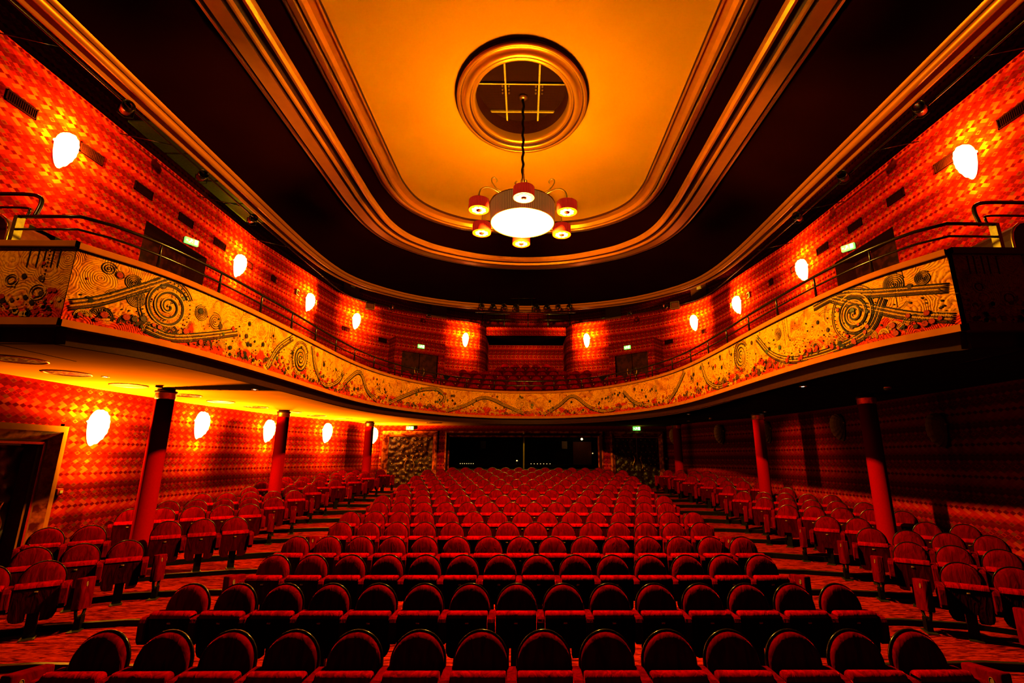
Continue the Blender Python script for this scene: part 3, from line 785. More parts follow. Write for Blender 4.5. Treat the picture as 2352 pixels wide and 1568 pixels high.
wl = ['beside the big door frame', 'between the first and second columns', 'just before the second column', 'after the second column', 'behind the last column']
for i, p in enumerate(LOL): n_ = nrm(p[3], p[4]); sconce(p[0], p[1], p[2], n_[0], n_[1], True, 'glowing scallop lamp under the balcony on the left, ' + wl[i], 'lit shell lamps under the balcony')
wr = ['nearest the stage', 'by the nearest column', 'by the middle column', 'behind the middle column', 'behind the farthest column']
for i, p in enumerate(LOR): n_ = nrm(p[3], p[4]); sconce(p[0], p[1], p[2], n_[0], n_[1], False, 'unlit scallop lamp under the balcony on the right, ' + wr[i], 'unlit shell lamps under the balcony')

# ================================================================== COLUMNS, SOFFIT FITTINGS
COLS = [(-6.98, 9.75, 4, 'nearest left'), (-6.87, 14.4, 8, 'middle left'), (-5.85, 19.2, 12, 'farthest left'),
        (7.33, 10.12, 4, 'nearest right'), (7.17, 14.65, 8, 'middle right'), (6.3, 19.8, 12, 'farthest right')]
for x, y, k, nm in COLS:
    zb = floorz(k - 1) - 0.05; zt = sofz(y)
    t = thing('column', nm + ' round column wrapped in red velvet under the balcony', 'column', (x, y, zb), 0, 'velvet columns holding up the balcony')
    H = zt - zb
    mb = MB(); mb.lathe((0, 0, 0), [(0.20, 0), (0.20, 0.12), (0.165, 0.15), (0.16, H - 0.2)], 32); mb.build('shaft', 'column', t)
    mb = MB(); mb.lathe((0, 0, 0), [(0.16, H - 0.21), (0.175, H - 0.2), (0.172, H - 0.1), (0.178, H - 0.09)], 32); mb.build('collar', 'brass', t)
    mb = MB(); mb.lathe((0, 0, 0), [(0.178, H - 0.09), (0.19, H - 0.08), (0.19, H - 0.05), (0.15, H - 0.04), (0.15, H + 0.01)], 32); mb.build('capital', 'fascia', t)
GR = [(-6.96, 6.78, 0.33), (-7.28, 7.91, 0.31), (-7.36, 9.28, 0.3), (-7.33, 10.81, 0.3), (-7.32, 12.1, 0.3), (-7.19, 13.45, 0.3), (-6.95, 15.0, 0.3), (-6.75, 16.4, 0.3), (-6.35, 17.8, 0.3), (-5.85, 20.7, 0.32), (-3.5, 19.9, 0.32)]
gn = ['nearest the stage', 'second from the stage', 'third from the stage', 'behind the nearest column', 'fifth from the stage', 'sixth from the stage', 'beside the middle column', 'eighth from the stage', 'before the last column', 'above the rear left door', 'near the balcony centre']
for (x, y, r), nn in zip(GR, gn):
    t = thing('ceiling_grille', 'round pierced brass grille in the left balcony underside, ' + nn, 'grille', (x, y, sofz(y)), 0, 'round grilles under the balcony')
    mb = MB(); mb.lathe((0, 0, 0), [(r, 0.0), (r + 0.005, -0.012), (r - 0.02, -0.014), (r - 0.03, -0.004)], 40); mb.build('rim', 'brass', t)
    mb = MB(); mb.lathe((0, 0, 0), [(r - 0.02, -0.004), (0.001, -0.006)], 40); mb.build('plate', 'grille', t)
DL = [(-6.95, 8.25, 'left, beside the nearest column', 1), (-5.24, 9.76, 'left, inside the balcony edge', 1), (5.39, 9.02, 'right, nearest the stage', 1), (5.3, 15.3, 'right, in front of the middle column', 1), (6.3, 18.3, 'right, beside the last column', 1), (0.13, 20.5, 'centre, above the control room', 1), (7.25, 14.35, 'right, against the middle column', 1)]
for x, y, nn, on in DL:
    t = thing('downlight', 'small lit recessed spotlight under the balcony, ' + nn, 'spotlight', (x, y, sofz(y)), 0, 'small recessed spotlights')
    mb = MB(); mb.lathe((0, 0, 0), [(0.055, 0.0), (0.06, -0.008), (0.04, -0.01), (0.036, -0.002)], 20); mb.build('rim', 'brass', t)
    mb = MB(); mb.lathe((0, 0, 0), [(0.036, -0.004), (0.001, -0.006)], 16); mb.build('lens', 'downlight', t)
SM = [(-6.8, 9.29, 'left beside the nearest column'), (7.05, 9.1, 'right beside the nearest column'), (6.6, 16.9, 'right by the fourth unlit shell lamp')]
for x, y, nn in SM:
    t = thing('smoke_detector', 'small round white smoke detector under the balcony, ' + nn, 'smoke detector', (x, y, sofz(y)))
    mb = MB(); mb.lathe((0, 0, 0), [(0.06, 0.0), (0.062, -0.03), (0.05, -0.045), (0.001, -0.055)], 20); mb.build('housing', 'paper', t)
    mb = MB(); mb.lathe((0, 0, 0), [(0.065, 0.002), (0.066, -0.008), (0.06, -0.01)], 20); mb.build('base_ring', 'brass', t)

# ================================================================== BALCONY FRONT
bf = thing('balcony_parapet', 'horseshoe balcony front with a golden relief mural of spirals and shells', 'balcony front', (0, 0, 0))
Z0, Z1 = 1.62, 2.53
ENDL = [Vector((-6.32, 5.68)), Vector((-5.42, 5.66))]
mb = MB(); sweep(mb, CUR, [(0.0, Z0), (0.0, Z1)], uv=True)
# relief: everything is laid on the panel surface
def rel_tube(path, r, mi, n=5, d=0.0):
    mb.tube([cpos(s_, z_, d) for s_, z_ in path if Z0 + 0.01 < z_ < Z1 - 0.01], r, n, mi)
def runs(path):
    out, cur = [], []
    for p in path:
        if Z0 + 0.012 < p[1] < Z1 - 0.012 and 0.03 < p[0] < LEN - 0.03: cur.append(p)
        else:
            if len(cur) > 2: out.append(cur)
            cur = []
    if len(cur) > 2: out.append(cur)
    return out
def rel(path, r, mi, n=5, d=0.0):
    for q in runs(path): mb.tube([cpos(s_, z_, d) for s_, z_ in q], r, n, mi)
def spiral(s0, z0, R, turns, r, mi, dirn=1, ph=0.0, w=1.0):
    N = int(26 * turns)
    rel([(s0 + w * R * (1 - k / N) * math.cos(ph + dirn * 2 * PI * turns * k / N), z0 + R * (1 - k / N) * math.sin(ph + dirn * 2 * PI * turns * k / N)) for k in range(N)], r, mi)
def ringr(s0, z0, R, r, mi):
    N = max(10, int(R * 120)); 
    rel([(s0 + R * math.cos(2 * PI * k / N), z0 + R * math.sin(2 * PI * k / N)) for k in range(N + 1)], r, mi)
def disc(s0, z0, R, mi, h=0.012, n=12):
    if not (Z0 + R < z0 < Z1 - R and R < s0 < LEN - R): return
    vs = [cpos(s0, z0, h)]
    for k in range(n): a = 2 * PI * k / n; vs.append(cpos(s0 + R * 0.85 * math.cos(a), z0 + R * 0.85 * math.sin(a), h))
    for k in range(n): a = 2 * PI * k / n; vs.append(cpos(s0 + R * math.cos(a), z0 + R * math.sin(a), 0.0))
    fs = [(0, 1 + k, 1 + (k + 1) % n) for k in range(n)] + [(1 + k, 1 + n + k, 1 + n + (k + 1) % n, 1 + (k + 1) % n) for k in range(n)]
    mb.add(vs, fs, mi)
def diamond(s0, z0, R, mi): disc(s0, z0, R, mi, 0.014, 4)
def shellr(s0, z0, R, mi, rib=3, a0=0.0, a1=PI):
    for q in (1.0, 0.86): 
        rel([(s0 + R * q * math.cos(a0 + (a1 - a0) * k / 18), z0 + R * q * math.sin(a0 + (a1 - a0) * k / 18)) for k in range(19)], 0.008, rib)
    for k in range(1, 12):
        a = a0 + (a1 - a0) * k / 12
        rel([(s0 + R * t * math.cos(a), z0 + R * t * math.sin(a)) for t in (0.3, 0.45, 0.6, 0.75, 0.88)], 0.007, rib, 4)
    ringr(s0, z0 + 0.01, R * 0.2, 0.008, mi)
# MATERIAL ORDER: 0 panel 1 gold 2 umber 3 dark 4 red 5 green
BIG = [(1.17, 2.12, 0.34, 3.2, 1), (4.82, 2.10, 0.30, 3.4, -1), (31.1, 2.12, 0.34, 3.2, -1), (27.65, 2.20, 0.28, 3.4, 1)]
for s0, z0, R, t, dn in BIG:
    spiral(s0, z0, R, t, 0.016, 3, dn, 0.6); spiral(s0, z0, R * 0.92, t, 0.013, 2, dn, 1.0); spiral(s0, z0, R * 0.96, t, 0.016, 1, dn, 2.2)
    for q in (1.16, 1.26): rel([(s0 + R * q * math.cos(a), z0 + R * q * math.sin(a)) for a in [k * 2 * PI / 48 for k in range(4, 40)]], 0.009, 2)
    for k in range(34):
        a = k * 2 * PI / 34; disc(s0 + R * 1.08 * math.cos(a), z0 + R * 1.08 * math.sin(a), 0.011, 3, 0.01, 7)
MED = [(0.36, 2.40, 0.09, 3, 1), (0.66, 2.31, 0.11, 5, 1), (0.72, 2.1, 0.12, 6, -1), (1.75, 2.2, 0.13, 5, 1), (2.05, 2.15, 0.14, 4, -1), (31.75, 2.36, 0.15, 6, 1), (32.1, 2.33, 0.1, 5, 1), (12.6, 2.05, 0.14, 2.6, 1), (19.9, 2.15, 0.16, 2.5, -1), (16.5, 2.1, 0.12, 4, 1), (6.9, 2.1, 0.16, 2.2, -1), (24.6, 2.15, 0.15, 2.4, 1), (9.4, 2.1, 0.15, 2.5, 1), (22.3, 2.2, 0.13, 3, -1), (14.6, 2.22, 0.1, 4, 1), (29.2, 2.3, 0.12, 5, 1)]
for s0, z0, R, t, dn in MED: spiral(s0, z0, R, t, 0.008, 2, dn, s0); spiral(s0, z0, R * 0.93, t, 0.006, 1, dn, s0 + 0.3)
# flowing bands
def flow(pts, n, gap, r, mis):
    pp = cat(pts, 10)
    nn = normals(pp)
    for k in range(n):
        rel([(p.x + q.x * (k - n / 2) * gap, p.y + q.y * (k - n / 2) * gap) for p, q in zip(pp, nn)], r, mis[k % len(mis)])
FL = [[(0.0, 1.78), (0.35, 1.95), (0.7, 2.2), (1.1, 2.49)], [(0.9, 1.72), (1.3, 1.68), (1.9, 1.85), (2.6, 2.1)], [(3.6, 1.65), (3.9, 2.1), (4.4, 2.45)], [(5.3, 2.5), (5.6, 2.0), (6.2, 1.7), (6.9, 1.9), (7.2, 2.2)],
      [(7.0, 1.68), (7.6, 2.1), (8.2, 2.35), (8.7, 1.9), (9.3, 1.68)], [(10.0, 1.68), (10.8, 2.0), (11.6, 2.3), (12.4, 2.42), (12.8, 2.2), (12.6, 1.9)], [(12.9, 1.66), (13.8, 1.95), (14.6, 2.3), (15.5, 2.0), (16.2, 1.7)],
      [(17.0, 1.68), (17.6, 2.0), (18.2, 2.35), (18.9, 1.9), (19.6, 1.68), (20.4, 1.75)], [(20.6, 2.3), (21.2, 1.85), (22.0, 1.66)], [(23.0, 1.68), (23.6, 2.0), (24.2, 2.45)], [(25.3, 2.45), (25.6, 1.95), (26.2, 1.7), (26.9, 1.68)],
      [(28.4, 2.4), (28.9, 1.95), (29.6, 1.7), (30.6, 1.66), (31.3, 1.8), (31.6, 2.2)], [(30.3, 2.46), (30.9, 2.48), (31.5, 2.3), (32.35, 2.1)], [(30.7, 2.48), (31.4, 2.1), (31.9, 1.85), (32.35, 1.7)]]
for pts in FL: flow(pts, 6, 0.024, 0.011, [3, 1, 2, 1, 2, 3])
R2 = random.Random(3)
s_ = 0.2
while s_ < LEN - 0.2:                       # shells along the foot
    R = R2.uniform(0.07, 0.17); shellr(s_, Z0 + 0.02 + R2.uniform(0, 0.12), R, 4, R2.choice([1, 1, 1, 2]), R2.uniform(-0.3, 0.2), PI + R2.uniform(-0.2, 0.3)); s_ += R * R2.uniform(1.5, 2.3)
for k in range(230):                        # red lumps
    s0 = R2.uniform(0.1, LEN - 0.1); z0 = Z0 + 0.05 + abs(R2.gauss(0, 0.11)); disc(s0, z0, R2.uniform(0.02, 0.055), 4, 0.02, 7)
for k in range(110):
    s0 = R2.uniform(0.1, LEN - 0.1); z0 = Z0 + 0.05 + abs(R2.gauss(0, 0.10)); disc(s0, z0, R2.uniform(0.015, 0.045), R2.choice([2, 3, 3]), 0.018, 6)
for k in range(1300):                        # pebbles
    s0 = R2.uniform(0.1, LEN - 0.1); z0 = Z0 + 0.06 + abs(R2.gauss(0, 0.30)); disc(s0, z0, R2.choice([0.007, 0.01, 0.012, 0.016]), R2.choice([3, 3, 2, 4, 3]), 0.012, 6)
for k in range(130):                         # buttons with a ring
    s0 = R2.uniform(0.2, LEN - 0.2); z0 = R2.uniform(Z0 + 0.1, Z1 - 0.12); R = R2.uniform(0.025, 0.05)
    disc(s0, z0, R, R2.choice([3, 3, 2, 5, 4]), 0.012, 12); ringr(s0, z0, R * 1.2, 0.005, 2)
for k in range(26): diamond(R2.uniform(0.3, LEN - 0.3), R2.uniform(Z0 + 0.15, Z1 - 0.15), R2.uniform(0.03, 0.06), R2.choice([3, 4, 3, 2]))
for k in range(150):                         # curved scratches
    s0 = R2.uniform(0.3, LEN - 0.3); z0 = R2.uniform(Z0 + 0.3, Z1 - 0.05); R = R2.uniform(0.05, 0.2); a = R2.uniform(0, 6)
    for q in range(3): rel([(s0 + (R + q * 0.016) * math.cos(a + t * 0.12), z0 + (R + q * 0.016) * math.sin(a + t * 0.12)) for t in range(12)], 0.004, R2.choice([2, 1]), 4)
for k in range(14):
    s0 = 1.2 + k * 2.35
    for q, l_ in ((0, 0.5), (0.06, 0.3), (0.13, 0.4)):
        rel([(s0 + q, Z1 - 0.02), (s0 + q, Z1 - 0.05), (s0 + q, Z1 - l_ * 0.5), (s0 + q, Z1 - l_)], 0.005, 3, 4)
s0 = 16.12; ringr(s0, 2.12, 0.10, 0.01, 1); ringr(s0, 2.12, 0.06, 0.008, 2); disc(s0, 2.12, 0.04, 1)
for k in range(24):
    a = k * 2 * PI / 24; rel([(s0 + r * math.cos(a), 2.12 + r * math.sin(a)) for r in (0.13, 0.18, 0.22, 0.27)], 0.006, 2, 4)
MUR = ['mural', 'mgold', 'mumber', 'mdark', 'mred', 'mgreen']
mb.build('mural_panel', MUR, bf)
# end panels facing the stage
for side, (xa, xb) in ((-1, (-6.36, -5.42)), (1, (5.58, 6.46))):
    mb = MB(); y = 5.68
    mb.add([(xa, y, Z0), (xb, y, Z0), (xb, y, Z1), (xa, y, Z1)], [(0, 1, 2, 3)], 0, False, [(40 + xa, Z0), (40 + xb, Z0), (40 + xb, Z1), (40 + xa, Z1)])
    xo = xa if side < 0 else xb
    mb.add([(xo, y, Z0), (xo, y + 1.2, Z0), (xo, y + 1.2, Z1), (xo, y, Z1)], [(0, 3, 2, 1) if side < 0 else (0, 1, 2, 3)], 0, False, [(50, Z0), (51.2, Z0), (51.2, Z1), (50, Z1)])
    R3 = random.Random(5 + side)
    for q in (0.18, 0.26, 0.36, 0.44, 0.55):
        mb.box((xb - q if side < 0 else xa + q, y - 0.004, Z1 - 0.14), (0.012, 0.012, 0.24), 3)
    for k in range(9): mb.lathe(((xb - 0.31 if side < 0 else xa + 0.31), y - 0.006, Z1 - 0.04 - k * 0.05), [(0.001, -0.012), (0.011, -0.006), (0.011, 0.006), (0.001, 0.012)], 8, 1)
    for k in range(60):
        zz = Z0 + 0.03 + abs(R3.gauss(0, 0.2)); rr = R3.uniform(0.008, 0.04)
        if zz > Z1 - 0.05: continue
        x = R3.uniform(xa + 0.05, xb - 0.05); nn = 8
        vs = [(x + rr * math.cos(2 * PI * q / nn), y - 0.012, zz + rr * math.sin(2 * PI * q / nn)) for q in range(nn)]
        mb.add(vs, [tuple(range(nn))], R3.choice([2, 3, 4, 1, 3]))
    for (cx_, cz_, RR) in ((0.25, 2.1, 0.08), (0.6, 1.95, 0.1), (0.15, 1.85, 0.05)):
        x0 = xa + cx_
        for q in (1, 0.6): mb.tube([(x0 + RR * q * math.cos(a * 0.4), y - 0.004, cz_ + RR * q * math.sin(a * 0.4)) for a in range(17)], 0.008, 5, 2 if q < 1 else 1)
    mb.build('end_panel', MUR, bf)
full = [Vector((-6.38, 6.9)), Vector((-6.38, 5.67)), Vector((-5.5, 5.66))] 
def strip_parts(prof, name, mats, mis=None):
    mb = MB(); sweep(mb, CUR, prof, mis=mis)
    for side, (xa, xb) in ((-1, (-6.36, -5.40)), (1, (5.56, 6.46))):
        P = [Vector((xa, 5.68)), Vector((xb, 5.68))]
        sweep(mb, P, prof, mis=mis)
        xo = xa if side < 0 else xb
        Q = [Vector((xo, 6.9)), Vector((xo, 5.68))] if side < 0 else [Vector((xo, 5.68)), Vector((xo, 6.9))]
        sweep(mb, Q, prof, mis=mis)
    return mb.build(name, mats, bf)
strip_parts([(0.0, Z1), (0.045, Z1), (0.05, Z1 + 0.01), (0.05, Z1 + 0.075), (0.04, Z1 + 0.085), (-0.18, Z1 + 0.085), (-0.18, Z1 - 0.45)], 'cap_rail', ['groove', 'trim', 'fascia'], [0, 1, 1, 1, 1, 2])
strip_parts([(0.0, Z0), (0.045, Z0), (0.05, Z0 - 0.09), (-0.10, Z0 - 0.09)], 'lower_trim', ['trim', 'groove'], [0, 0, 1])
strip_parts([(-0.10, Z0 - 0.09), (-0.12, SOF - 0.005)], 'fascia', ['fascia'])

# --- railing on the balcony front
rl = thing('balcony_railing', 'black tube railing with posts following the horseshoe balcony front', 'railing', (0, 0, 0))
def rpath(z, d, s0=0.35, s1=None):
    s1 = LEN - 0.35 if s1 is None else s1
    return [cpos(s0 + (s1 - s0) * k / 150, z, d) for k in range(151)]
rp = rpath(3.04, -0.12)
L0 = [(-6.42, 5.85, 3.04), (-6.0, 5.84, 3.04), (-5.62, 5.84, 3.04)]; R0 = [(5.75, 5.84, 3.04), (6.1, 5.84, 3.04), (6.42, 5.85, 3.04)]
mb = MB(); mb.tube(L0 + rp + R0, 0.024, 8); mb.build('top_rail', 'black', rl)
rp = rpath(2.86, -0.12)
mb = MB(); mb.tube([(a, b, 2.86) for a, b, c in L0] + rp + [(a, b, 2.86) for a, b, c in R0], 0.016, 6); mb.build('mid_rail', 'black', rl)
NPO = 27
for k in range(NPO):
    s0 = 1.0 + (LEN - 2.0) * k / (NPO - 1)
    p = cpos(s0, 0, -0.12)
    mb = MB(); mb.tube([(p.x, p.y, 2.60), (p.x, p.y, 2.99), (p.x, p.y, 3.03)], 0.022, 6, r2=0.012); mb.build('post', 'black', rl)
for sx, x0 in ((-1, -6.42), (1, 6.40)):
    mb = MB(); mb.box((x0, 5.86, 2.82), (0.05, 0.10, 0.44)); mb.build('end_plate', 'plate', rl)
    mb = MB(); mb.tube(cat([(x0 + sx * 0.8, 5.95, 3.42), (x0 + sx * 0.12, 5.95, 3.42), (x0 - sx * 0.08, 5.95, 3.38), (x0 - sx * 0.14, 5.94, 3.28), (x0 - sx * 0.14, 5.9, 3.05)], 6), 0.026, 8)
    mb.tube(cat([(x0 + sx * 0.8, 5.95, 3.22), (x0 + sx * 0.08, 5.95, 3.22), (x0, 5.95, 3.16), (x0, 5.92, 3.05)], 6), 0.016, 8); mb.build('gate_hoop', 'black', rl)
# curved box-shaped end screens
for sx, x0, nm in ((-1, -6.92, 'left'), (1, 6.98, 'right')):
    t = thing('box_screen', 'curved wooden screen at the %s end of the balcony beside the railing' % nm, 'screen', (x0, 6.25, 2.05), 0, 'curved screens at the balcony ends')
    pr = [(0.0, 0.0), (0.0, 0.95), (0.02, 1.05), (0.07, 1.13), (0.15, 1.19), (0.28, 1.22), (0.9, 1.22), (0.9, 0)]
    mb = MB(); mb.prism([(sx * a, b) for a, b in pr], -0.05, 0.6, 'y'); mb.build('body', 'panelwood' if sx < 0 else 'fascia', t)
    mb = MB(); q = [(sx * (a - 0.006), b) for a, b in pr[:6]]
    mb.tube([(a, -0.05, b) for a, b in q], 0.02, 6); mb.build('edge_trim', 'brass', t)

# ================================================================== SEATS
W = 0.54
def dome_outline(w_, z0, ztop, n=18):
    r = w_ / 2; pts = []
    zc = ztop - r * 1.02
    pts += [(-r * 0.97, z0), (-r, z0 + (zc - z0) * 0.5)]
    for k in range(n + 1):
        a = PI - PI * k / n; pts.append((r * math.cos(a), zc + r * 1.02 * math.sin(a)))
    pts += [(r, z0 + (zc - z0) * 0.5), (r * 0.97, z0)]
    return pts
def lean(z): return -(0.9 - z) * 0.16          # the back leans: lower part is nearer the stage
def backrest_mb():
    o = dome_outline(0.455, 0.40, 0.885); c = (0, 0.62); mb = MB(); n = len(o)
    rings = []
    for sc_, y in ((1.0, -0.005), (1.0, -0.035), (0.965, -0.058), (0.88, -0.075), (0.7, -0.085), (0.4, -0.088), (0.02, -0.086)):
        rings.append([(c[0] + (x - c[0]) * sc_, y + lean(c[1] + (z - c[1]) * sc_), c[1] + (z - c[1]) * sc_) for x, z in o])
    vs = [p for r in rings for p in r]; fs = []
    for i in range(len(rings) - 1):
        for k in range(n): fs.append((i * n + k, i * n + (k + 1) % n, (i + 1) * n + (k + 1) % n, (i + 1) * n + k))
    fs.append(tuple((len(rings) - 1) * n + k for k in range(n)))
    mb.add(vs, fs, 0, True); return mb
def shell_mb():
    o = dome_outline(0.482, 0.34, 0.90); mb = MB(); n = len(o); c = (0, 0.62)
    rings = []
    for sc_, y in ((0.93, 0.0), (1.0, -0.012), (1.0, 0.012), (0.95, 0.03), (0.6, 0.045), (0.02, 0.05)):
        rings.append([(c[0] + (x - c[0]) * sc_, y + lean(c[1] + (z - c[1]) * sc_), c[1] + (z - c[1]) * sc_) for x, z in o])
    vs = [p for r in rings for p in r]; fs = []
    for i in range(len(rings) - 1):
        for k in range(n): fs.append((i * n + k, i * n + (k + 1) % n, (i + 1) * n + (k + 1) % n, (i + 1) * n + k))
    mb.add(vs, fs, 0, True); return mb
def pan_mb():
    # tipped-up seat: padded slab with a notch at its foot
    mb = MB()
    hw = 0.222; zt_, zb_ = 0.655, 0.22
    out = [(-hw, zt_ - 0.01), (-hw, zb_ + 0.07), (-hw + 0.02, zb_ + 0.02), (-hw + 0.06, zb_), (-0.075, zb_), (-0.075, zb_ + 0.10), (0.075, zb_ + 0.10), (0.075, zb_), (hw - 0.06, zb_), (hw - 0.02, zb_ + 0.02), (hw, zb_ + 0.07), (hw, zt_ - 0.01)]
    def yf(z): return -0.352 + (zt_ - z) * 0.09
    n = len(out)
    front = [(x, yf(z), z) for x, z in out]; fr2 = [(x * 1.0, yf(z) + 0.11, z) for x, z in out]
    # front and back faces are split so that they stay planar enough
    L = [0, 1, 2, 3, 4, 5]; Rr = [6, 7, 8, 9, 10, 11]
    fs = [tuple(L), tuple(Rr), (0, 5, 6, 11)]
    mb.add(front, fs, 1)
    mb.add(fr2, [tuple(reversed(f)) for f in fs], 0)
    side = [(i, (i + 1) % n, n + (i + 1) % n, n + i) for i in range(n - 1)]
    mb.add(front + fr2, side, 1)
    # rolled top edge
    prof = []
    for k in range(9):
        a = PI - PI * k / 8; prof.append((-0.290 + 0.067 * math.cos(a), zt_ - 0.03 + 0.058 * math.sin(a)))
    m_ = len(prof); X = [-hw, -hw + 0.012, hw - 0.012, hw]; vs = []
    for i, x in enumerate(X):
        q = 0.9 if i in (0, 3) else 1.0
        for (y, z) in prof: vs.append((x, -0.290 + (y + 0.290) * q, zt_ - 0.02 + (z - zt_ + 0.02) * q))
    fs = [(i * m_ + k, i * m_ + k + 1, (i + 1) * m_ + k + 1, (i + 1) * m_ + k) for i in range(3) for k in range(m_ - 1)]
    fs += [tuple(range(m_))[::-1], tuple(3 * m_ + k for k in range(m_))]
    mb.add(vs, fs, 0, True); return mb
def arm_mb(x):
    mb = MB(); prof = []
    y0, y1, zt_, zb_ = -0.385, -0.05, 0.630, 0.36
    prof = [(y1, zt_), (y0 + 0.05, zt_ + 0.004), (y0 + 0.02, zt_ - 0.01), (y0, zt_ - 0.04), (y0 + 0.005, zb_ + 0.05), (y0 + 0.03, zb_ + 0.01), (y0 + 0.06, zb_), (y0 + 0.13, zb_ + 0.02), (y1, zb_ + 0.12)]
    n = len(prof); hw = 0.042; vs = []
    cy, cz = -0.21, 0.53
    for (dx, q) in ((-hw, 0.93), (-hw + 0.012, 1.0), (hw - 0.012, 1.0), (hw, 0.93)):
        vs += [(x + dx, cy + (y - cy) * q, cz + (z - cz) * q) for y, z in prof]
    fs = [(i * n + k, i * n + (k + 1) % n, (i + 1) * n + (k + 1) % n, (i + 1) * n + k) for i in range(3) for k in range(n)]
    fs += [tuple(range(n)), tuple(3 * n + k for k in range(n))[::-1]]
    mb.add(vs, fs, 0, False); return mb
def make_seat(two_arms=False, mirrored=False):
    t = thing('theatre_chair', 'seat', 'theatre seat', (0, 0, 0))
    fixn(backrest_mb().build('backrest', 'velvet', t)); fixn(shell_mb().build('back_shell', 'black', t))
    p = fixn(pan_mb().build('seat_pan', ['pan', 'pan_shaded'], t))
    mb = MB(); mb.rbox((0, -0.350, 0.575), (0.040, 0.008, 0.018), 0.0025, seg=1); mb.build('number_tag', 'tag', p)
    for x in ([W / 2] if not two_arms else [-W / 2, W / 2]):
        fixn(arm_mb(x).build('armrest', 'arm', t))
    mb = MB(); mb.box((0, -0.2, 0.17), (0.11, 0.07, 0.34)); mb.box((0, -0.19, 0.36), (0.42, 0.05, 0.05)); pd = mb.build('pedestal', 'blackmat', t)
    mb = MB(); mb.box((0, -0.24, 0.008), (0.15, 0.17, 0.012)); mb.build('foot_plate', 'plate', pd)
    return t
def make_endpanel():
    t = thing('aisle_end_panel', 'panel', 'seat end panel', (0, 0, 0))
    mb = MB(); mb.rbox((0, 0, 0.46), (0.10, 0.36, 0.40), 0.02, seg=3)
    # lean the slab a little: front higher
    mb.v = [(x, y, z - y * 0.12) for x, y, z in mb.v]
    pb = mb.build('padding', 'velvet', t)
    for s_ in (-1, 1):
        mb = MB(); mb.v = []; 
        n = 14; vs = [(s_ * 0.052, -0.09 + 0.022 * math.cos(2 * PI * k / n), 0.59 + 0.03 * math.sin(2 * PI * k / n)) for k in range(n)]
        mb.add(vs, [tuple(range(n))]); mb.tube([(s_ * 0.053, p[1], p[2]) for p in vs], 0.003, 5, closed=True); mb.build('number_medallion', 'tag', pb)
    mb = MB(); mb.tube([(0, 0.14, 0.27), (0, 0.10, 0.18), (0, 0.0, 0.14), (0, -0.10, 0.18), (0, -0.14, 0.27)], 0.02, 8)
    mb.box((0, 0.02, 0.09), (0.07, 0.12, 0.17)); mb.build('pedestal', 'blackmat', t)
    mb = MB(); mb.box((0, 0.0, 0.008), (0.13, 0.26, 0.012)); mb.build('foot_plate', 'plate', t)
    return t
S1 = make_seat(False); S2 = make_seat(True); EP = make_endpanel()
TS1, TS2, TEP = tree_of(S1), tree_of(S2), tree_of(EP)
usedp = set()
def place(root, tree, loc, rz, label, group):
    if root.name not in usedp:
        usedp.add(root.name); root.location = (loc[0], loc[1], loc[2] + ZO); root.rotation_euler = (0, 0, rz); root['label'] = label; root['group'] = group; return root
    return dup(tree, loc, rz, label, group)
J = random.Random(11)
rown = lambda k: 'front' if k == 0 else ORD[k + 1]
for k in range(15):
    n = NC[k]; y = YC[k]; z = floorz(k)
    for i in range(n):
        x = xc(y) + 0.03 + (i - (n - 1) / 2) * W
        lab = 'red velvet tip-up seat, %s from the left in the centre block\'s %s row' % (ORD[i + 1], rown(k))
        f = (S2, TS2) if i == 0 else (S1, TS1)
        place(f[0], f[1], (x, y, z), J.uniform(-0.012, 0.012), lab, 'centre block seats')
    if n == 14 or k == 13:
        for sx in (-1, 1):
            if k in (0, 2, 4, 6, 8):
                place(EP, TEP, (xc(y) + 0.03 + sx * (n * W / 2 + 0.20), y - 0.17, z), sx * 0.10, 'red padded end panel at the %s aisle end of the centre block\'s %s row' % ('left' if sx < 0 else 'right', rown(k)), 'centre block end panels')
SL_ = {1: (-6.35, 5.95, 2, 35), 2: (-6.30, 7.19, 4, 35), 3: (-6.20, 8.43, 3, 35), 5: (-5.53, 10.23, 6, 34), 6: (-6.20, 11.95, 5, 34), 7: (-6.15, 12.95, 5, 32), 8: (-6.27, 14.3, 5, 38), 9: (-6.25, 15.28, 4, 42), 10: (-5.99, 16.52, 5, 42), 11: (-5.87, 17.7, 5, 43), 12: (-5.75, 18.7, 4, 46), 13: (-5.5, 19.9, 4, 48)}
SR_ = {1: (6.4, 5.95, 2, 35), 2: (6.11, 7.1, 4, 33), 3: (6.38, 8.32, 4, 37), 4: (6.48, 9.35, 4, 33), 5: (6.44, 10.58, 5, 36), 6: (6.35, 11.92, 5, 38), 7: (6.39, 13.11, 5, 42), 8: (6.37, 14.3, 5, 41), 9: (6.46, 15.44, 4, 44), 10: (6.39, 16.8, 4, 44), 11: (6.15, 17.9, 4, 42), 12: (6.1, 18.8, 3, 40), 13: (5.87, 19.8, 4, 48)}
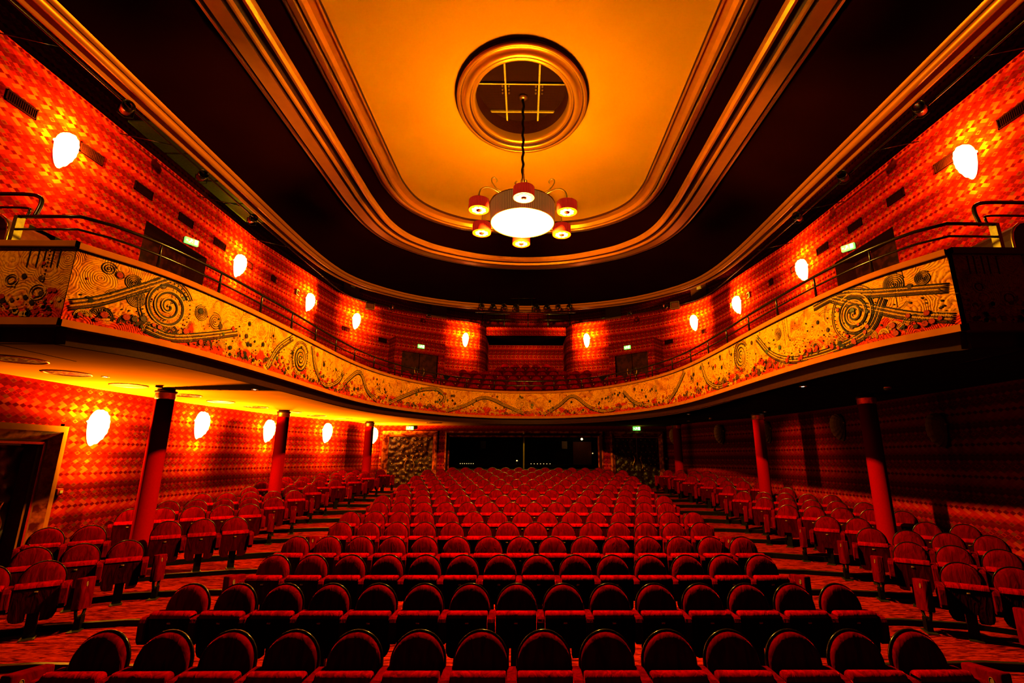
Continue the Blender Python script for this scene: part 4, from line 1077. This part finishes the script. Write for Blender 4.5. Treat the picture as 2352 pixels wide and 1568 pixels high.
for side, D, nm in ((-1, SL_, 'left'), (1, SR_, 'right')):
    rows_ = sorted(D)
    for ri, k in enumerate(rows_):
        x0, y0, n, ang = D[k]; z = floorz(k); a = math.radians(ang)
        rz = -side * (-1) * a if False else (a if side < 0 else -a)
        # row runs from the aisle to the wall and towards the stage
        dx, dy = side * math.cos(a), -math.sin(a)
        for i in range(n):
            x, y = x0 + dx * W * i, y0 + dy * W * i
            if (nm == 'left' and k == 5 and i == 3) or min(math.hypot(x - c[0] + side * math.sin(a) * 0.0, y - 0.15 - c[1]) for c in COLS) < 0.42: continue      # a column stands here
            aw = 'next to the aisle' if i == 0 else ORD[i + 1] + ' from the aisle'
            lab = 'red velvet tip-up seat, %s, %s row of the %s block' % (aw, rown(ri), nm)
            f = (S2, TS2) if (i == n - 1 and side < 0) or (i == 0 and side > 0) else (S1, TS1)
            place(f[0], f[1], (x, y, z), rz, lab, '%s block seats' % nm)
        if not (nm == 'left' and k == 5):
            ex, ey = x0 - dx * 0.46, y0 - dy * 0.46
            fx, fy = (-side * math.sin(a)), -math.cos(a)
            ex += fx * 0.16; ey += fy * 0.16
            place(EP, TEP, (ex, ey, z), rz * 0.55, 'red padded end panel beside the aisle, %s row of the %s block' % (rown(ri), nm), '%s block end panels' % nm)

# --- balcony seats: past the 300 largest of their kind, so they are one object
BSM = MB(); NBS = [0]
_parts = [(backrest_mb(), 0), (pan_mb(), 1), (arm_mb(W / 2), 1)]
_tg = MB(); _tg.box((0, -0.352, 0.58), (0.04, 0.006, 0.022)); _parts.append((_tg, 2))
_pd = MB(); _pd.box((0, -0.2, 0.2), (0.11, 0.07, 0.40)); _parts.append((_pd, 3))
def bseat(x, y, z, rz):
    ca, sa = math.cos(rz), math.sin(rz); NBS[0] += 1
    for p, mi in _parts:
        o = len(BSM.v); BSM.v += [(x + a * ca - b * sa, y + a * sa + b * ca, z + c) for a, b, c in p.v]
        for f, sm in zip(p.f, p.sm): BSM.f.append([o + q for q in f]); BSM.m.append(mi); BSM.sm.append(sm)
for j in range(6):
    d = offs(j) + 0.72
    P = [p for p in [CUR[i] - CN[i] * d for i in range(len(CUR))]]
    L = [0.0]
    for a, b in zip(P, P[1:]): L.append(L[-1] + (b - a).length)
    n = int(L[-1] / W); Q = resample(P, n + 1); c_ = 0
    sel = []
    for i in range(n):
        p = Q[i].lerp(Q[i + 1], 0.5); t = (Q[i + 1] - Q[i]).normalized()
        if p.y < (15.8 if j < 1 else 16.5): continue
        lim = [9, 9, 5.2, 4.6, 1.65, 1.6][j]
        if abs(p.x - xc(p.y)) > lim: continue
        if abs(p.x - xc(p.y)) > 7.2: continue
        if j in (2, 3) and 3.3 < abs(p.x - xc(p.y)): continue
        # keep clear of the back wall
        bad = False
        for wx, wy in BL[:-3] + BR[:-3]:
            if math.hypot(wx - p.x, wy - p.y) < 0.75: bad = True
        if bad or (abs(p.x - 0.2) > 1.7 and p.y > 23.3 - 0.0): continue
        sel.append((p, t))
    for i, (p, t) in enumerate(sel):
        rz = math.atan2(t.y, t.x)
        bseat(p.x, p.y, bz(j), rz)
tag(fixn(BSM.build('balcony_seating', ['velvet', 'pan_shaded', 'paper', 'blackmat'])), 'rows of small red seats, darkened as in shade, on the balcony behind the black railing', 'theatre seats', None, 'stuff')  # pans and arms use the darkened velvet, shade painted into their colour

# ================================================================== DOORS, FRAMES, CONTROL ROOM
def handle(mb, x, y, z, h, sx=1):
    pts = [(x + sx * 0.045 * math.sin(t * 2 * PI), y - 0.06, z - h / 2 + h * t) for t in [k / 12 for k in range(13)]]
    mb.tube([(pts[0][0], y, pts[0][2])] + pts + [(pts[-1][0], y, pts[-1][2])], 0.014, 6)
def frame_mb(xa, xb, ia, ib, zt_, zi, zb, y):
    # splayed surround: outer edge proud of the wall, inner edge recessed
    mb = MB()
    for (o, i_, ys) in ((0, 1, 0),):
        yo, yi = y - 0.10, y + 0.02
        ym = y - 0.10
        L = lambda a, b, t: a + (b - a) * t
        for t0, t1, ya_, yb_, mi in ((0, 0.32, yo, yo - 0.02, 0), (0.32, 0.74, yo - 0.02, yi - 0.02, 1), (0.74, 1.0, yi - 0.02, yi + 0.06, 0)):
            X0, X1 = L(xa, ia, t0), L(xa, ia, t1); Z0_, Z1_ = L(zt_, zi, t0), L(zt_, zi, t1)
            mb.add([(X0, ya_, zb), (X0, ya_, Z0_), (X1, yb_, Z1_), (X1, yb_, zb)], [(0, 1, 2, 3)], mi)
            X2, X3 = L(xb, ib, t0), L(xb, ib, t1)
            mb.add([(X2, ya_, zb), (X2, ya_, Z0_), (X3, yb_, Z1_), (X3, yb_, zb)], [(3, 2, 1, 0)], mi)
            mb.add([(X0, ya_, Z0_), (X2, ya_, Z0_), (X3, yb_, Z1_), (X1, yb_, Z1_)], [(0, 1, 2, 3)], mi)
        mb.add([(xa, y, zb), (xa, y, zt_), (xa, yo, zt_), (xa, yo, zb)], [(0, 1, 2, 3)], 0)
        mb.add([(xb, y, zb), (xb, y, zt_), (xb, yo, zt_), (xb, yo, zb)], [(3, 2, 1, 0)], 0)
        mb.add([(xa, y, zt_), (xb, y, zt_), (xb, yo, zt_), (xa, yo, zt_)], [(0, 1, 2, 3)], 0)
    return mb
def backdoor(idx, xa, xb, ia, ib, label):
    t = thing('door_%d' % idx, label, 'double door', (0, 0, 0)); t['kind'] = 'structure'
    fz = -1.27
    frame_mb(xa, xb, ia, ib, 1.16, 0.91, fz, 21.8).build('door_frame', ['frame', 'frame'], t)
    mid = (ia + ib) / 2
    for a, b, sx in ((ia, mid - 0.01, 1), (mid + 0.01, ib, -1)):
        mb = MB(); mb.box(((a + b) / 2, 21.9, (fz + 0.9) / 2), (b - a, 0.06, 0.9 - fz))
        dl = mb.build('door_leaf', 'door', t)
        mb = MB(); nx = 5
        for r in range(8):
            for c in range(nx - (r % 2)):
                x = a + (b - a) * (c + 0.5 + 0.5 * (r % 2)) / nx; z = fz + 0.25 + r * 0.26
                if z < 0.85: mb.lathe((x, 21.865, z), [(0.001, -0.022), (0.02, -0.008), (0.02, 0.008), (0.001, 0.022)], 8)
        mb.build('stud', 'brass', dl)
        mb = MB(); hx = mid - 0.17 if sx > 0 else mid + 0.17; handle(mb, hx, 21.86, -0.16, 0.56, -sx); mb.build('door_handle', 'brass', dl)
    return t
backdoor(1, -6.03, -3.64, -5.79, -3.86, 'left')
backdoor(2, 3.93, 6.28, 4.15, 6.08, 'right')
for o in bpy.data.objects:
    if o.name.startswith('door_') and o.type == 'EMPTY':
        for kk in ('label', 'category'):
            if kk in o: del o[kk]
# control room
wn = bpy.data.objects.new('window_1', None); C.objects.link(wn); wn.location = (0, 0, ZO); struct(wn)
frame_mb(-3.3, 3.6, -3.12, 3.40, 1.16, 0.91, -0.5, 21.8).build('window_frame', ['frame', 'fascia'], wn)
mb = MB(); mb.box((0.14, 21.86, -0.47), (6.5, 0.14, 0.05)); mb.build('window_sill', 'fascia', wn)
mb = MB(); mb.box((-1.49, 21.9, 0.23), (3.2, 0.01, 1.36)); mb.box((1.77, 21.9, 0.23), (3.2, 0.01, 1.36)); mb.build('pane', 'glass', wn)
mb = MB(); mb.box((0.14, 21.9, 0.22), (0.05, 0.05, 1.38)); mb.build('mullion', 'plate', wn)
wall('wall_back', [(-3.7, 21.85), (-3.7, 24.5), (3.9, 24.5), (3.9, 21.85)], -1.4, 1.3, 'blackmat')
mb = MB(); mb.add([(-3.7, 21.85, 1.3), (3.9, 21.85, 1.3), (3.9, 24.5, 1.3), (-3.7, 24.5, 1.3)], [(0, 1, 2, 3)]); struct(mb.build('ceiling', 'blackmat'))
mb = MB(); mb.add([(-3.7, 21.85, -1.3), (3.9, 21.85, -1.3), (3.9, 24.5, -1.3), (-3.7, 24.5, -1.3)], [(0, 1, 2, 3)]); struct(mb.build('floor', 'blackmat'))
t = thing('control_desk', 'long dark control desk behind the control room window', 'desk', (0.14, 22.9, -1.3))
mb = MB(); mb.box((0, 0, 1.0), (6.4, 0.7, 0.06)); mb.build('desk_top', 'blackmat', t)
mb = MB(); mb.box((0, 0.1, 0.48), (6.2, 0.4, 0.96)); mb.build('desk_body', 'blackmat', t)
for (x, wd, nm) in ((-2.43, 0.34, 'lit rack unit at the left end of the control desk'), (0.9, 0.5, 'dark mixing console on the right half of the control desk')):
    t = thing('mixing_console', nm, 'console', (x, 22.85, -0.27))
    mb = MB(); mb.prism([(-0.2, 0), (0.25, 0), (0.25, 0.16), (-0.2, 0.06)], -wd, wd, 'x'); mb.build('body', 'blackmat', t)
    mb = MB()
    for q in range(7): mb.box((-wd + wd * 2 * (q + 0.5) / 7, -0.21, 0.035), (0.03, 0.01, 0.02))
    mb.build('indicator_light', 'label', t)
t = thing('desk_lamp', 'small glowing lamp beside the pole behind the control room glass', 'lamp', (-0.2, 22.8, -0.27))
mb = MB(); mb.tube([(0, 0, 0), (0, 0, 0.12), (0.03, -0.05, 0.18)], 0.008, 6); mb.build('stalk', 'brass', t)
mb = MB(); mb.lathe((0.03, -0.06, 0.15), [(0.04, 0), (0.02, 0.04), (0.001, 0.045)], 12, cap0=True); mb.build('lamp_head', 'label', t)
for x, z, nm in ((-1.85, 0.62, 'left'), (2.13, 0.62, 'right')):
    mb = MB(); mb.box((x, 24.3, z + 0.02), (0.26, 0.01, 0.36)); 
    tag(mb.build('wall_notice', 'paper'), 'pale printed notice on the %s of the control room rear wall' % nm, 'notice', 'notices in the control room')
t = thing('control_room_door', 'pale brown door at the right rear of the dark control room', 'door', (3.0, 24.42, -1.3))
mb = MB(); mb.box((0, 0, 1.05), (0.9, 0.05, 2.1)); mb.build('door_leaf', 'panelwood', t)
mb = MB(); mb.lathe((0.5, -0.1, 1.55), [(0.001, -0.03), (0.03, 0), (0.001, 0.03)], 10); mb.build('indicator_light', 'label', t)
lamp('control_room_lamp', 'POINT', (2.9, 23.6, 0.9), 2.0, (1.0, 0.55, 0.2), 0.05)
t = thing('ceiling_camera', 'small camera hanging above the middle of the control room window', 'camera', (0.13, 21.6, 1.16))
mb = MB(); mb.tube([(0, 0, 0), (0, -0.03, -0.06)], 0.012, 6); mb.build('bracket', 'brass', t)
mb = MB(); mb.rbox((0, -0.06, -0.10), (0.06, 0.12, 0.06), 0.012); mb.build('housing', 'paper', t)

# side door, lower left (built in a local frame, then turned onto the wall)
t = bpy.data.objects.new('door_3', None); C.objects.link(t); struct(t)
t.location = (-8.4, 8.42, ZO); t.rotation_euler = (0, 0, PI / 2)
zb = floorz(3) - 0.05
# local: x runs along the wall (+x = world +Y), -y points into the hall
frame_mb(-0.85, 0.85, -0.52, 0.52, 0.55, 0.22, zb, 0.0).build('door_frame', ['trim', 'frame'], t)
mb = MB(); mb.box((-0.56, 0.2, (zb + 0.2) / 2), (0.04, 0.4, 0.3 - zb)); mb.box((0.56, 0.2, (zb + 0.2) / 2), (0.04, 0.4, 0.3 - zb)); mb.box((0, 0.2, 0.24), (1.1, 0.4, 0.04)); mb.build('reveal', 'redpaint', t)
mb = MB(); mb.box((0, 0.36, (zb + 0.2) / 2), (1.1, 0.05, 0.2 - zb)); dlf = mb.build('door_leaf', 'door', t)
mb = MB(); handle(mb, 0.35, 0.33, -1.0, 0.5); mb.build('door_handle', 'brass', dlf)
# the wall opening only needs the part above the frame, so close the wall beside it
wall('wall_left', [(-8.4, 7.55), (-8.4, 7.7)], -2.6, 0.6); wall('wall_left', [(-8.4, 9.2), (-8.4, 9.28)], -2.6, 0.6)

# side entrances at balcony level: dark recesses with an exit sign above
for nm, x0, sx, idx in (('left', -8.4, -1, 4), ('right', 8.6, 1, 5)):
    t = bpy.data.objects.new('door_%d' % idx, None); C.objects.link(t); struct(t); t.location = (0, 0, ZO)
    mb = MB(); xo = x0 + sx * 0.55
    mb.add([(xo, 10.1, 2.3), (xo, 12.35, 2.3), (xo, 12.35, 5.25), (xo, 10.1, 5.25)], [(0, 1, 2, 3)]); mb.build('door_leaf', 'doorwood', t)
    mb = MB()
    for y in (10.15, 12.3): mb.add([(x0, y, 2.3), (xo, y, 2.3), (xo, y, 5.25), (x0, y, 5.25)], [(0, 1, 2, 3)])
    mb.add([(x0, 10.15, 5.2), (xo, 10.15, 5.2), (xo, 12.3, 5.2), (x0, 12.3, 5.2)], [(0, 1, 2, 3)]); mb.build('reveal', 'groove', t)
# doors on the curved rear wall of the balcony, in shallow boxes
def boxdoor(idx, A, B, back, sgn, nm):
    # A = corner nearer the side wall, B = corner nearer the centre, back = return to the wall
    t = bpy.data.objects.new('door_%d' % idx, None); C.objects.link(t); struct(t)
    ang = math.atan2(B[1] - A[1], B[0] - A[0]); L = math.hypot(B[0] - A[0], B[1] - A[1])
    t.location = (A[0], A[1], ZO); t.rotation_euler = (0, 0, ang)
    zt_, zb = 5.35, 2.6
    mb = MB(); u0, u1 = L * 0.14, L * 0.86; dt = 4.72
    for (a, b, z0, z1) in ((0, u0, zb, zt_), (u1, L, zb, zt_), (u0, u1, dt, zt_)):
        mb.add([(a, 0, z0), (b, 0, z0), (b, 0, z1), (a, 0, z1)], [(0, 1, 2, 3)], 0, False, [(a, z0), (b, z0), (b, z1), (a, z1)])
    for x in (0, L):
        mb.add([(x, 0, zb), (x, 1.1, zb), (x, 1.1, zt_), (x, 0, zt_)], [(0, 1, 2, 3)], 0, False, [(0, zb), (1.1, zb), (1.1, zt_), (0, zt_)])
    mb.add([(0, 0, zt_), (L, 0, zt_), (L, 1.1, zt_), (0, 1.1, zt_)], [(0, 1, 2, 3)], 1)
    mb.build('door_surround', ['wall', 'fascia'], t)
    mid = (u0 + u1) / 2
    for a, b, s_ in ((u0, mid - 0.02, 1), (mid + 0.02, u1, -1)):
        mb = MB(); mb.box(((a + b) / 2, 0.12, (zb + dt) / 2), (b - a, 0.05, dt - zb)); lf = mb.build('door_leaf', 'doorwood', t)
        mb = MB(); handle(mb, mid - s_ * 0.2, 0.09, 3.75, 0.6, s_); mb.build('door_handle', 'brass', lf)
boxdoor(6, (-5.66, 21.35), (-3.68, 22.9), None, 1, 'left')
boxdoor(7, (4.19, 22.75), (5.95, 21.2), None, -1, 'right')

# exit signs
def exit_sign(x, y, z, rz, label, w_=0.32, glow=0.25):
    t = thing('exit_sign', label, 'exit sign', (x, y, z), rz, 'green exit signs')
    mb = MB(); mb.rbox((0, 0.03, 0), (w_, 0.06, w_ * 0.5), 0.008, seg=1); mb.build('housing', 'exit', t)
    # running figure, arrow and doorway in white
    mb = MB(); k = w_ / 0.32; y_ = -0.004
    def q(pts): mb.add([(a * k, y_, b * k) for a, b in pts], [tuple(range(len(pts)))])
    q([(-0.02 + 0.016 * math.cos(a), 0.045 + 0.016 * math.sin(a)) for a in [i * PI / 5 for i in range(10)]])
    q([(-0.045, 0.0), (-0.02, -0.015), (0.0, 0.025), (-0.025, 0.032)]); q([(-0.03, -0.005), (-0.012, -0.012), (0.015, -0.035), (0.03, -0.035), (0.028, -0.024), (0.01, -0.02)])
    q([(-0.045, 0.0), (-0.05, -0.03), (-0.08, -0.035), (-0.078, -0.048), (-0.036, -0.042), (-0.028, -0.008)]); q([(-0.02, 0.028), (0.0, 0.022), (0.028, 0.01), (0.03, 0.018), (0.005, 0.036)])
    q([(0.06, -0.055), (0.13, -0.055), (0.13, 0.06), (0.06, 0.06)]); q([(-0.14, 0.0), (-0.11, 0.025), (-0.11, 0.01), (-0.09, 0.01), (-0.09, -0.01), (-0.11, -0.01), (-0.11, -0.025)])
    mb.build('pictogram', 'exitw', t)
    lamp('exit_glow', 'POINT', (x - 0.2 * math.sin(-rz) * -1 if False else x + math.sin(rz) * 0.18, y - math.cos(rz) * 0.18, z + 0.1), glow, (0.35, 1.0, 0.06), 0.03)
exit_sign(-4.86, 21.66, 1.28, 0, 'green lit exit sign above the rear left stalls door')
exit_sign(5.11, 21.66, 1.29, 0, 'green lit exit sign above the rear right stalls door')
exit_sign(-4.62, 21.98, 5.02, math.radians(38), 'green lit exit sign over the left double door of the balcony', glow=0.7)
exit_sign(4.9, 21.95, 5.02, math.radians(-41), 'green lit exit sign over the right double door of the balcony', glow=0.7)
exit_sign(-8.25, 11.45, 5.3, math.radians(60), 'green lit exit sign on the upper left wall over the side entrance', glow=1)
exit_sign(8.45, 11.5, 5.3, math.radians(-60), 'green lit exit sign on the upper right wall over the side entrance', glow=1)

# wall vents
def vent(x, y, z, nx, ny, w_, h_, label, light=False):
    rz = math.atan2(ny, nx) + PI / 2
    t = thing('wall_vent', label, 'vent', (x, y, z), rz, 'vents on the upper walls')
    mb = MB()
    for (a, b, c, d) in ((-w_ / 2, 0, 0.02, h_ + 0.02), (w_ / 2, 0, 0.02, h_ + 0.02), (0, h_ / 2, w_ + 0.02, 0.02), (0, -h_ / 2, w_ + 0.02, 0.02)):
        mb.box((a, -0.012, b), (c, 0.024, d))
    mb.build('frame', 'ventlight' if light else 'vent', t)
    mb = MB(); mb.box((0, 0.0, 0), (w_, 0.006, h_)); 
    for q in range(int(w_ / 0.035)): mb.box((-w_ / 2 + (q + 0.5) * 0.035, -0.008, 0), (0.01, 0.012, h_))
    mb.build('slats', 'vent', t)
VY = [7.18, 8.55, 9.9, 11.3, 12.7, 14.1, 15.5, 16.9, 18.2]
for i, y in enumerate(VY):
    for nm, x0, sx in (('left', -8.395, 1), ('right', 8.595, -1)):
        dx = 0 if y < 14.2 else ((y - 14.2) * (0.12 if sx > 0 else 0.10))
        vent(x0 + sx * dx + sx * 0.004, y, 5.80, sx, 0 if y < 14.2 else 0.1, 0.5, 0.18, 'dark slatted vent on the upper %s wall, %s from the stage' % (nm, ORD[i + 1]), i >= 7)
vent(-7.42, 19.95, 5.3, 0.9, -0.4, 0.4, 0.16, 'dark vent just right of the wall corner, upper left'); vent(-6.3, 21.55, 5.2, 0.78, -0.62, 0.42, 0.17, 'dark vent below and right of the fourth lamp, upper left')
vent(7.85, 19.95, 5.3, -0.9, -0.4, 0.4, 0.16, 'dark vent just left of the wall corner, upper right'); vent(6.75, 21.55, 5.2, -0.78, -0.62, 0.42, 0.17, 'dark vent below and left of the fourth lamp, upper right')

# alarm boxes, extinguishers
t = thing('alarm_call_point', 'small red alarm call point beside the big left door frame', 'alarm', (-8.39, 9.42, -0.62), PI / 2)
mb = MB(); mb.rbox((0, -0.02, 0), (0.12, 0.05, 0.12), 0.01); mb.build('housing', 'redpaint', t)
mb = MB(); mb.box((0.02, -0.048, 0), (0.06, 0.006, 0.05)); mb.build('label_plate', 'paper', t)
for x, nm in ((-6.08, 'left'), (6.36, 'right')):
    t = thing('alarm_call_point', 'tiny red alarm call point beside the rear %s stalls door' % nm, 'alarm', (x, 21.74, 0.0))
    mb = MB(); mb.rbox((0, -0.02, 0), (0.10, 0.04, 0.10), 0.01); mb.build('housing', 'redpaint', t)
    mb = MB(); mb.box((0, -0.045, 0), (0.05, 0.006, 0.04)); mb.build('label_plate', 'paper', t)
for (x, y, z, nm) in ((-7.85, 8.38, floorz(3), 'by the big left door'), (6.05, 21.3, -1.27, 'beside the rear right stalls door')):
    t = thing('fire_extinguisher', 'red fire extinguisher with black hose ' + nm, 'fire extinguisher', (x, y, z))
    mb = MB(); mb.lathe((0, 0, 0), [(0.075, 0.0), (0.08, 0.02), (0.08, 0.42), (0.06, 0.5), (0.025, 0.54), (0.025, 0.58)], 20, cap0=True); mb.build('cylinder', 'redpaint', t)
    mb = MB(); mb.tube(cat([(0.02, 0, 0.56), (0.05, 0, 0.7), (0.10, 0, 0.82), (0.16, 0, 0.80), (0.15, 0, 0.66), (0.12, 0, 0.5), (0.11, 0, 0.3)], 6), 0.012, 7); mb.build('hose', 'black', t)
    mb = MB(); mb.box((0, -0.02, 0.60), (0.03, 0.12, 0.03)); mb.lathe((0, 0, 0), [(0.03, 0.56), (0.03, 0.62)], 12); mb.build('valve', 'brass', t)

# ================================================================== TECHNICAL GALLERY, LIGHTING BARS
gr = thing('gallery_railing', 'black railing on the technical gallery above the central recess', 'railing', (0.22, 24.75, 6.7))
mb = MB(); mb.tube([(-2.55, 0, 0.74), (2.6, 0, 0.74)], 0.02, 6); mb.build('top_rail', 'black', gr)
mb = MB(); mb.tube([(-2.4, 0, 0.42), (2.4, 0, 0.42)], 0.016, 6); mb.build('mid_rail', 'black', gr)
for x in (-2.3, -1.15, 0.1, 1.15, 2.3):
    mb = MB(); mb.tube([(x, 0, 0), (x, 0, 0.74)], 0.025, 6); mb.build('post', 'black', gr)
def spot(x, y, z, rz, label, r=0.11, group='spotlights on the gallery bar'):
    t = thing('stage_spotlight', label, 'spotlight', (x, y, z), rz, group)
    mb = MB(); prof = [(r * 0.5, 0.14), (r * 0.9, 0.10), (r, -0.05), (r * 1.05, -0.14), (r * 0.95, -0.14), (r * 0.9, -0.10)]
    mb.lathe((0, 0, 0), prof, 16); mb.v = [(a, c, b) for a, b, c in mb.v]; mb.build('barrel', 'black', t)
    mb = MB(); mb.tube([(-r * 1.15, 0, 0), (-r * 1.15, 0, -r * 1.4), (0, 0, -r * 1.9), (r * 1.15, 0, -r * 1.4), (r * 1.15, 0, 0)], 0.01, 5); mb.build('yoke', 'blackmat', t)
tb = thing('lighting_bar', 'thin black lighting bar with eight spotlights hanging in front of the rear cornice', 'bar', (0.18, 19.6, 5.97))
mb = MB(); mb.tube([(-2.1, 0, 0), (2.1, 0, 0)], 0.022, 6); mb.build('tube', 'black', tb)
mb = MB(); mb.tube([(-0.62, 0.0, 0.60), (0.45, 0.0, 0.62)], 0.012, 5); mb.build('cross_bar', 'black', tb)
for x in (-0.28, 0.275, -1.9, 1.9):
    mb = MB(); mb.tube([(x, 0, 0), (x, 0, 0.76)], 0.018, 6); mb.build('hanger', 'black', tb)
for i, x in enumerate([-1.67, -1.16, -0.71, -0.24, 0.62, 1.06, 1.56, 2.01]):
    spot(x, 19.6, 6.19, J.uniform(-0.4, 0.4), 'black stage spotlight, %s from the left on the bar before the rear cornice' % ORD[i + 1], 0.115)
# pipe that runs round the hall
PW = [(xc(0) - 7.2, -1.0), (-7.2, 8), (-7.18, 13), (-7.1, 16.0), (-7.03, 18.0), (-6.55, 19.2), (-5.1, 20.5), (-3.4, 21.7), (-2.05, 22.6)]
pz = lambda P, z: [(p.x, p.y, z) for p in P]
t = thing('lighting_pipe', 'thin dark pipe running along the upper left wall below the cornice', 'pipe', (0, 0, 0))
mb = MB(); mb.tube(pz(cat(PW, 8), 6.33), 0.022, 6); mb.build('tube', 'black', t)
PR = [(0.4 - x - (0.0 if y > 15 else 0.05), y) for x, y in PW]
for y in (6.5, 9.0, 11.5, 14.0):
    mb = MB(); mb.tube([(-7.2, y, 6.33), (-8.35, y, 6.6)], 0.012, 5); mb.build('bracket', 'black', t)
t = thing('lighting_pipe', 'thin dark pipe running along the upper right wall below the cornice', 'pipe', (0, 0, 0))
mb = MB(); mb.tube(pz(cat(PR, 8), 6.33), 0.022, 6); mb.build('tube', 'black', t)
for y in (6.5, 9.0, 11.5, 14.0):
    mb = MB(); mb.tube([(7.42, y, 6.33), (8.55, y, 6.6)], 0.012, 5); mb.build('bracket', 'black', t)
for x, y, rz, nm in ((-7.24, 10.01, 0.9, 'halfway along the upper left pipe'), (-7.21, 12.06, 0.9, 'near the green lit panels on the left pipe'), (-7.2, 7.8, 0.9, 'nearest the stage on the upper left pipe'), (7.4, 7.6, -0.9, 'nearest the stage on the upper right pipe'), (7.4, 11.7, -0.9, 'third from the stage on the upper right pipe'), (7.4, 9.8, -0.9, 'second from the stage on the upper right pipe'),
                     (-5.58, 20.0, 0.4, 'hanging left of the upper left beige panel'), (-4.2, 21.2, 0.2, 'at the middle of the rear left pipe bend'), (4.81, 20.75, -0.2, 'at the middle of the rear right pipe bend'), (6.1, 19.6, -0.4, 'hanging right of the upper right beige panel')):
    spot(x, y, 6.25, rz, 'small black projector ' + nm, 0.10, 'projectors on the wall pipes')
for x, y, rz, nm in ((-6.4, 19.75, 0.5, 'left'), (6.45, 19.4, -0.5, 'right')):
    t = thing('floodlight', 'square framed floodlight hanging on the rear %s pipe bend' % nm, 'floodlight', (x, y, 6.25), rz, 'square floodlights')
    mb = MB(); mb.rbox((0, 0.03, 0), (0.36, 0.16, 0.30), 0.02, seg=1); mb.build('housing', 'blackmat', t)
    mb = MB()
    for a, b, c, d in ((-0.17, 0, 0.02, 0.28), (0.17, 0, 0.02, 0.28), (0, 0.14, 0.36, 0.02), (0, -0.14, 0.36, 0.02)): mb.box((a, -0.06, b), (c, 0.02, d))
    mb.build('front_frame', 'brass', t)
    mb = MB(); mb.box((0, -0.052, 0), (0.28, 0.01, 0.22)); mb.build('lens', 'panelwood', t)
# access panels on the set-back wall
for x, y, rz, nm, sm in ((-7.62, 20.7, 0.95, 'far left', 1), (-4.3, 24.2, 0.45, 'left', 0), (4.75, 24.2, -0.45, 'right', 0), (8.0, 20.7, -0.95, 'far right', 1)):
    t = thing('access_panel', 'flat brown access panel on the dim set-back wall, %s of the gallery' % nm, 'panel', (x, y, 7.4), rz, 'brown access panels')
    mb = MB(); mb.box((0, -0.03, 0), (0.8, 0.03, 1.3)); mb.build('board', 'panelwood', t)
    if sm:
        mb = MB(); mb.box((0.05, -0.06, 0.12), (0.22, 0.02, 0.2)); mb.build('label_plate', 'paper', t)
# olive ceiling panels by the left cornice with their own green uplight
t = thing('cove_panel', 'row of olive metal panels between the left wall and the cornice', 'ceiling panel', (-7.8, 11.4, 6.95))
for i in range(4):
    mb = MB(); mb.box((0, -1.8 + i * 1.15, 0), (1.0, 1.08, 0.03)); mb.build('panel', 'olive', t)
lamp('cove_lamp', 'POINT', (-7.55, 12.4, 6.55), 5, (0.75, 1.0, 0.05), 0.05)
lamp('cove_lamp', 'POINT', (3.6, 21.9, 7.0), 4, (0.5, 1.0, 0.05), 0.05)
# beam of the downlight in front of the middle right column, and an unseen stage lamp added to light the left balcony end
def aim(o, target):
    d = Vector((target[0], target[1], target[2] + ZO)) - o.location
    o.rotation_euler = d.to_track_quat('-Z', 'Y').to_euler()
l_ = lamp('downlight_beam', 'SPOT', (5.6, 15.0, 1.27), 160, (1.0, 0.30, 0.04), 0.04, spot_size=1.0, spot_blend=1.0); aim(l_, (8.3, 14.6, 0.05))
spot(-6.9, 2.2, 6.1, 0.0, 'black stage lamp added out of view by the upper left pipe to light the balcony end', 0.12, 'projectors on the wall pipes')
l_ = lamp('balcony_end_fill', 'SPOT', (-6.6, 2.6, 5.7), 420, (1.0, 0.42, 0.08), 0.08, spot_size=0.75, spot_blend=0.8); aim(l_, (-5.9, 5.7, 1.9))
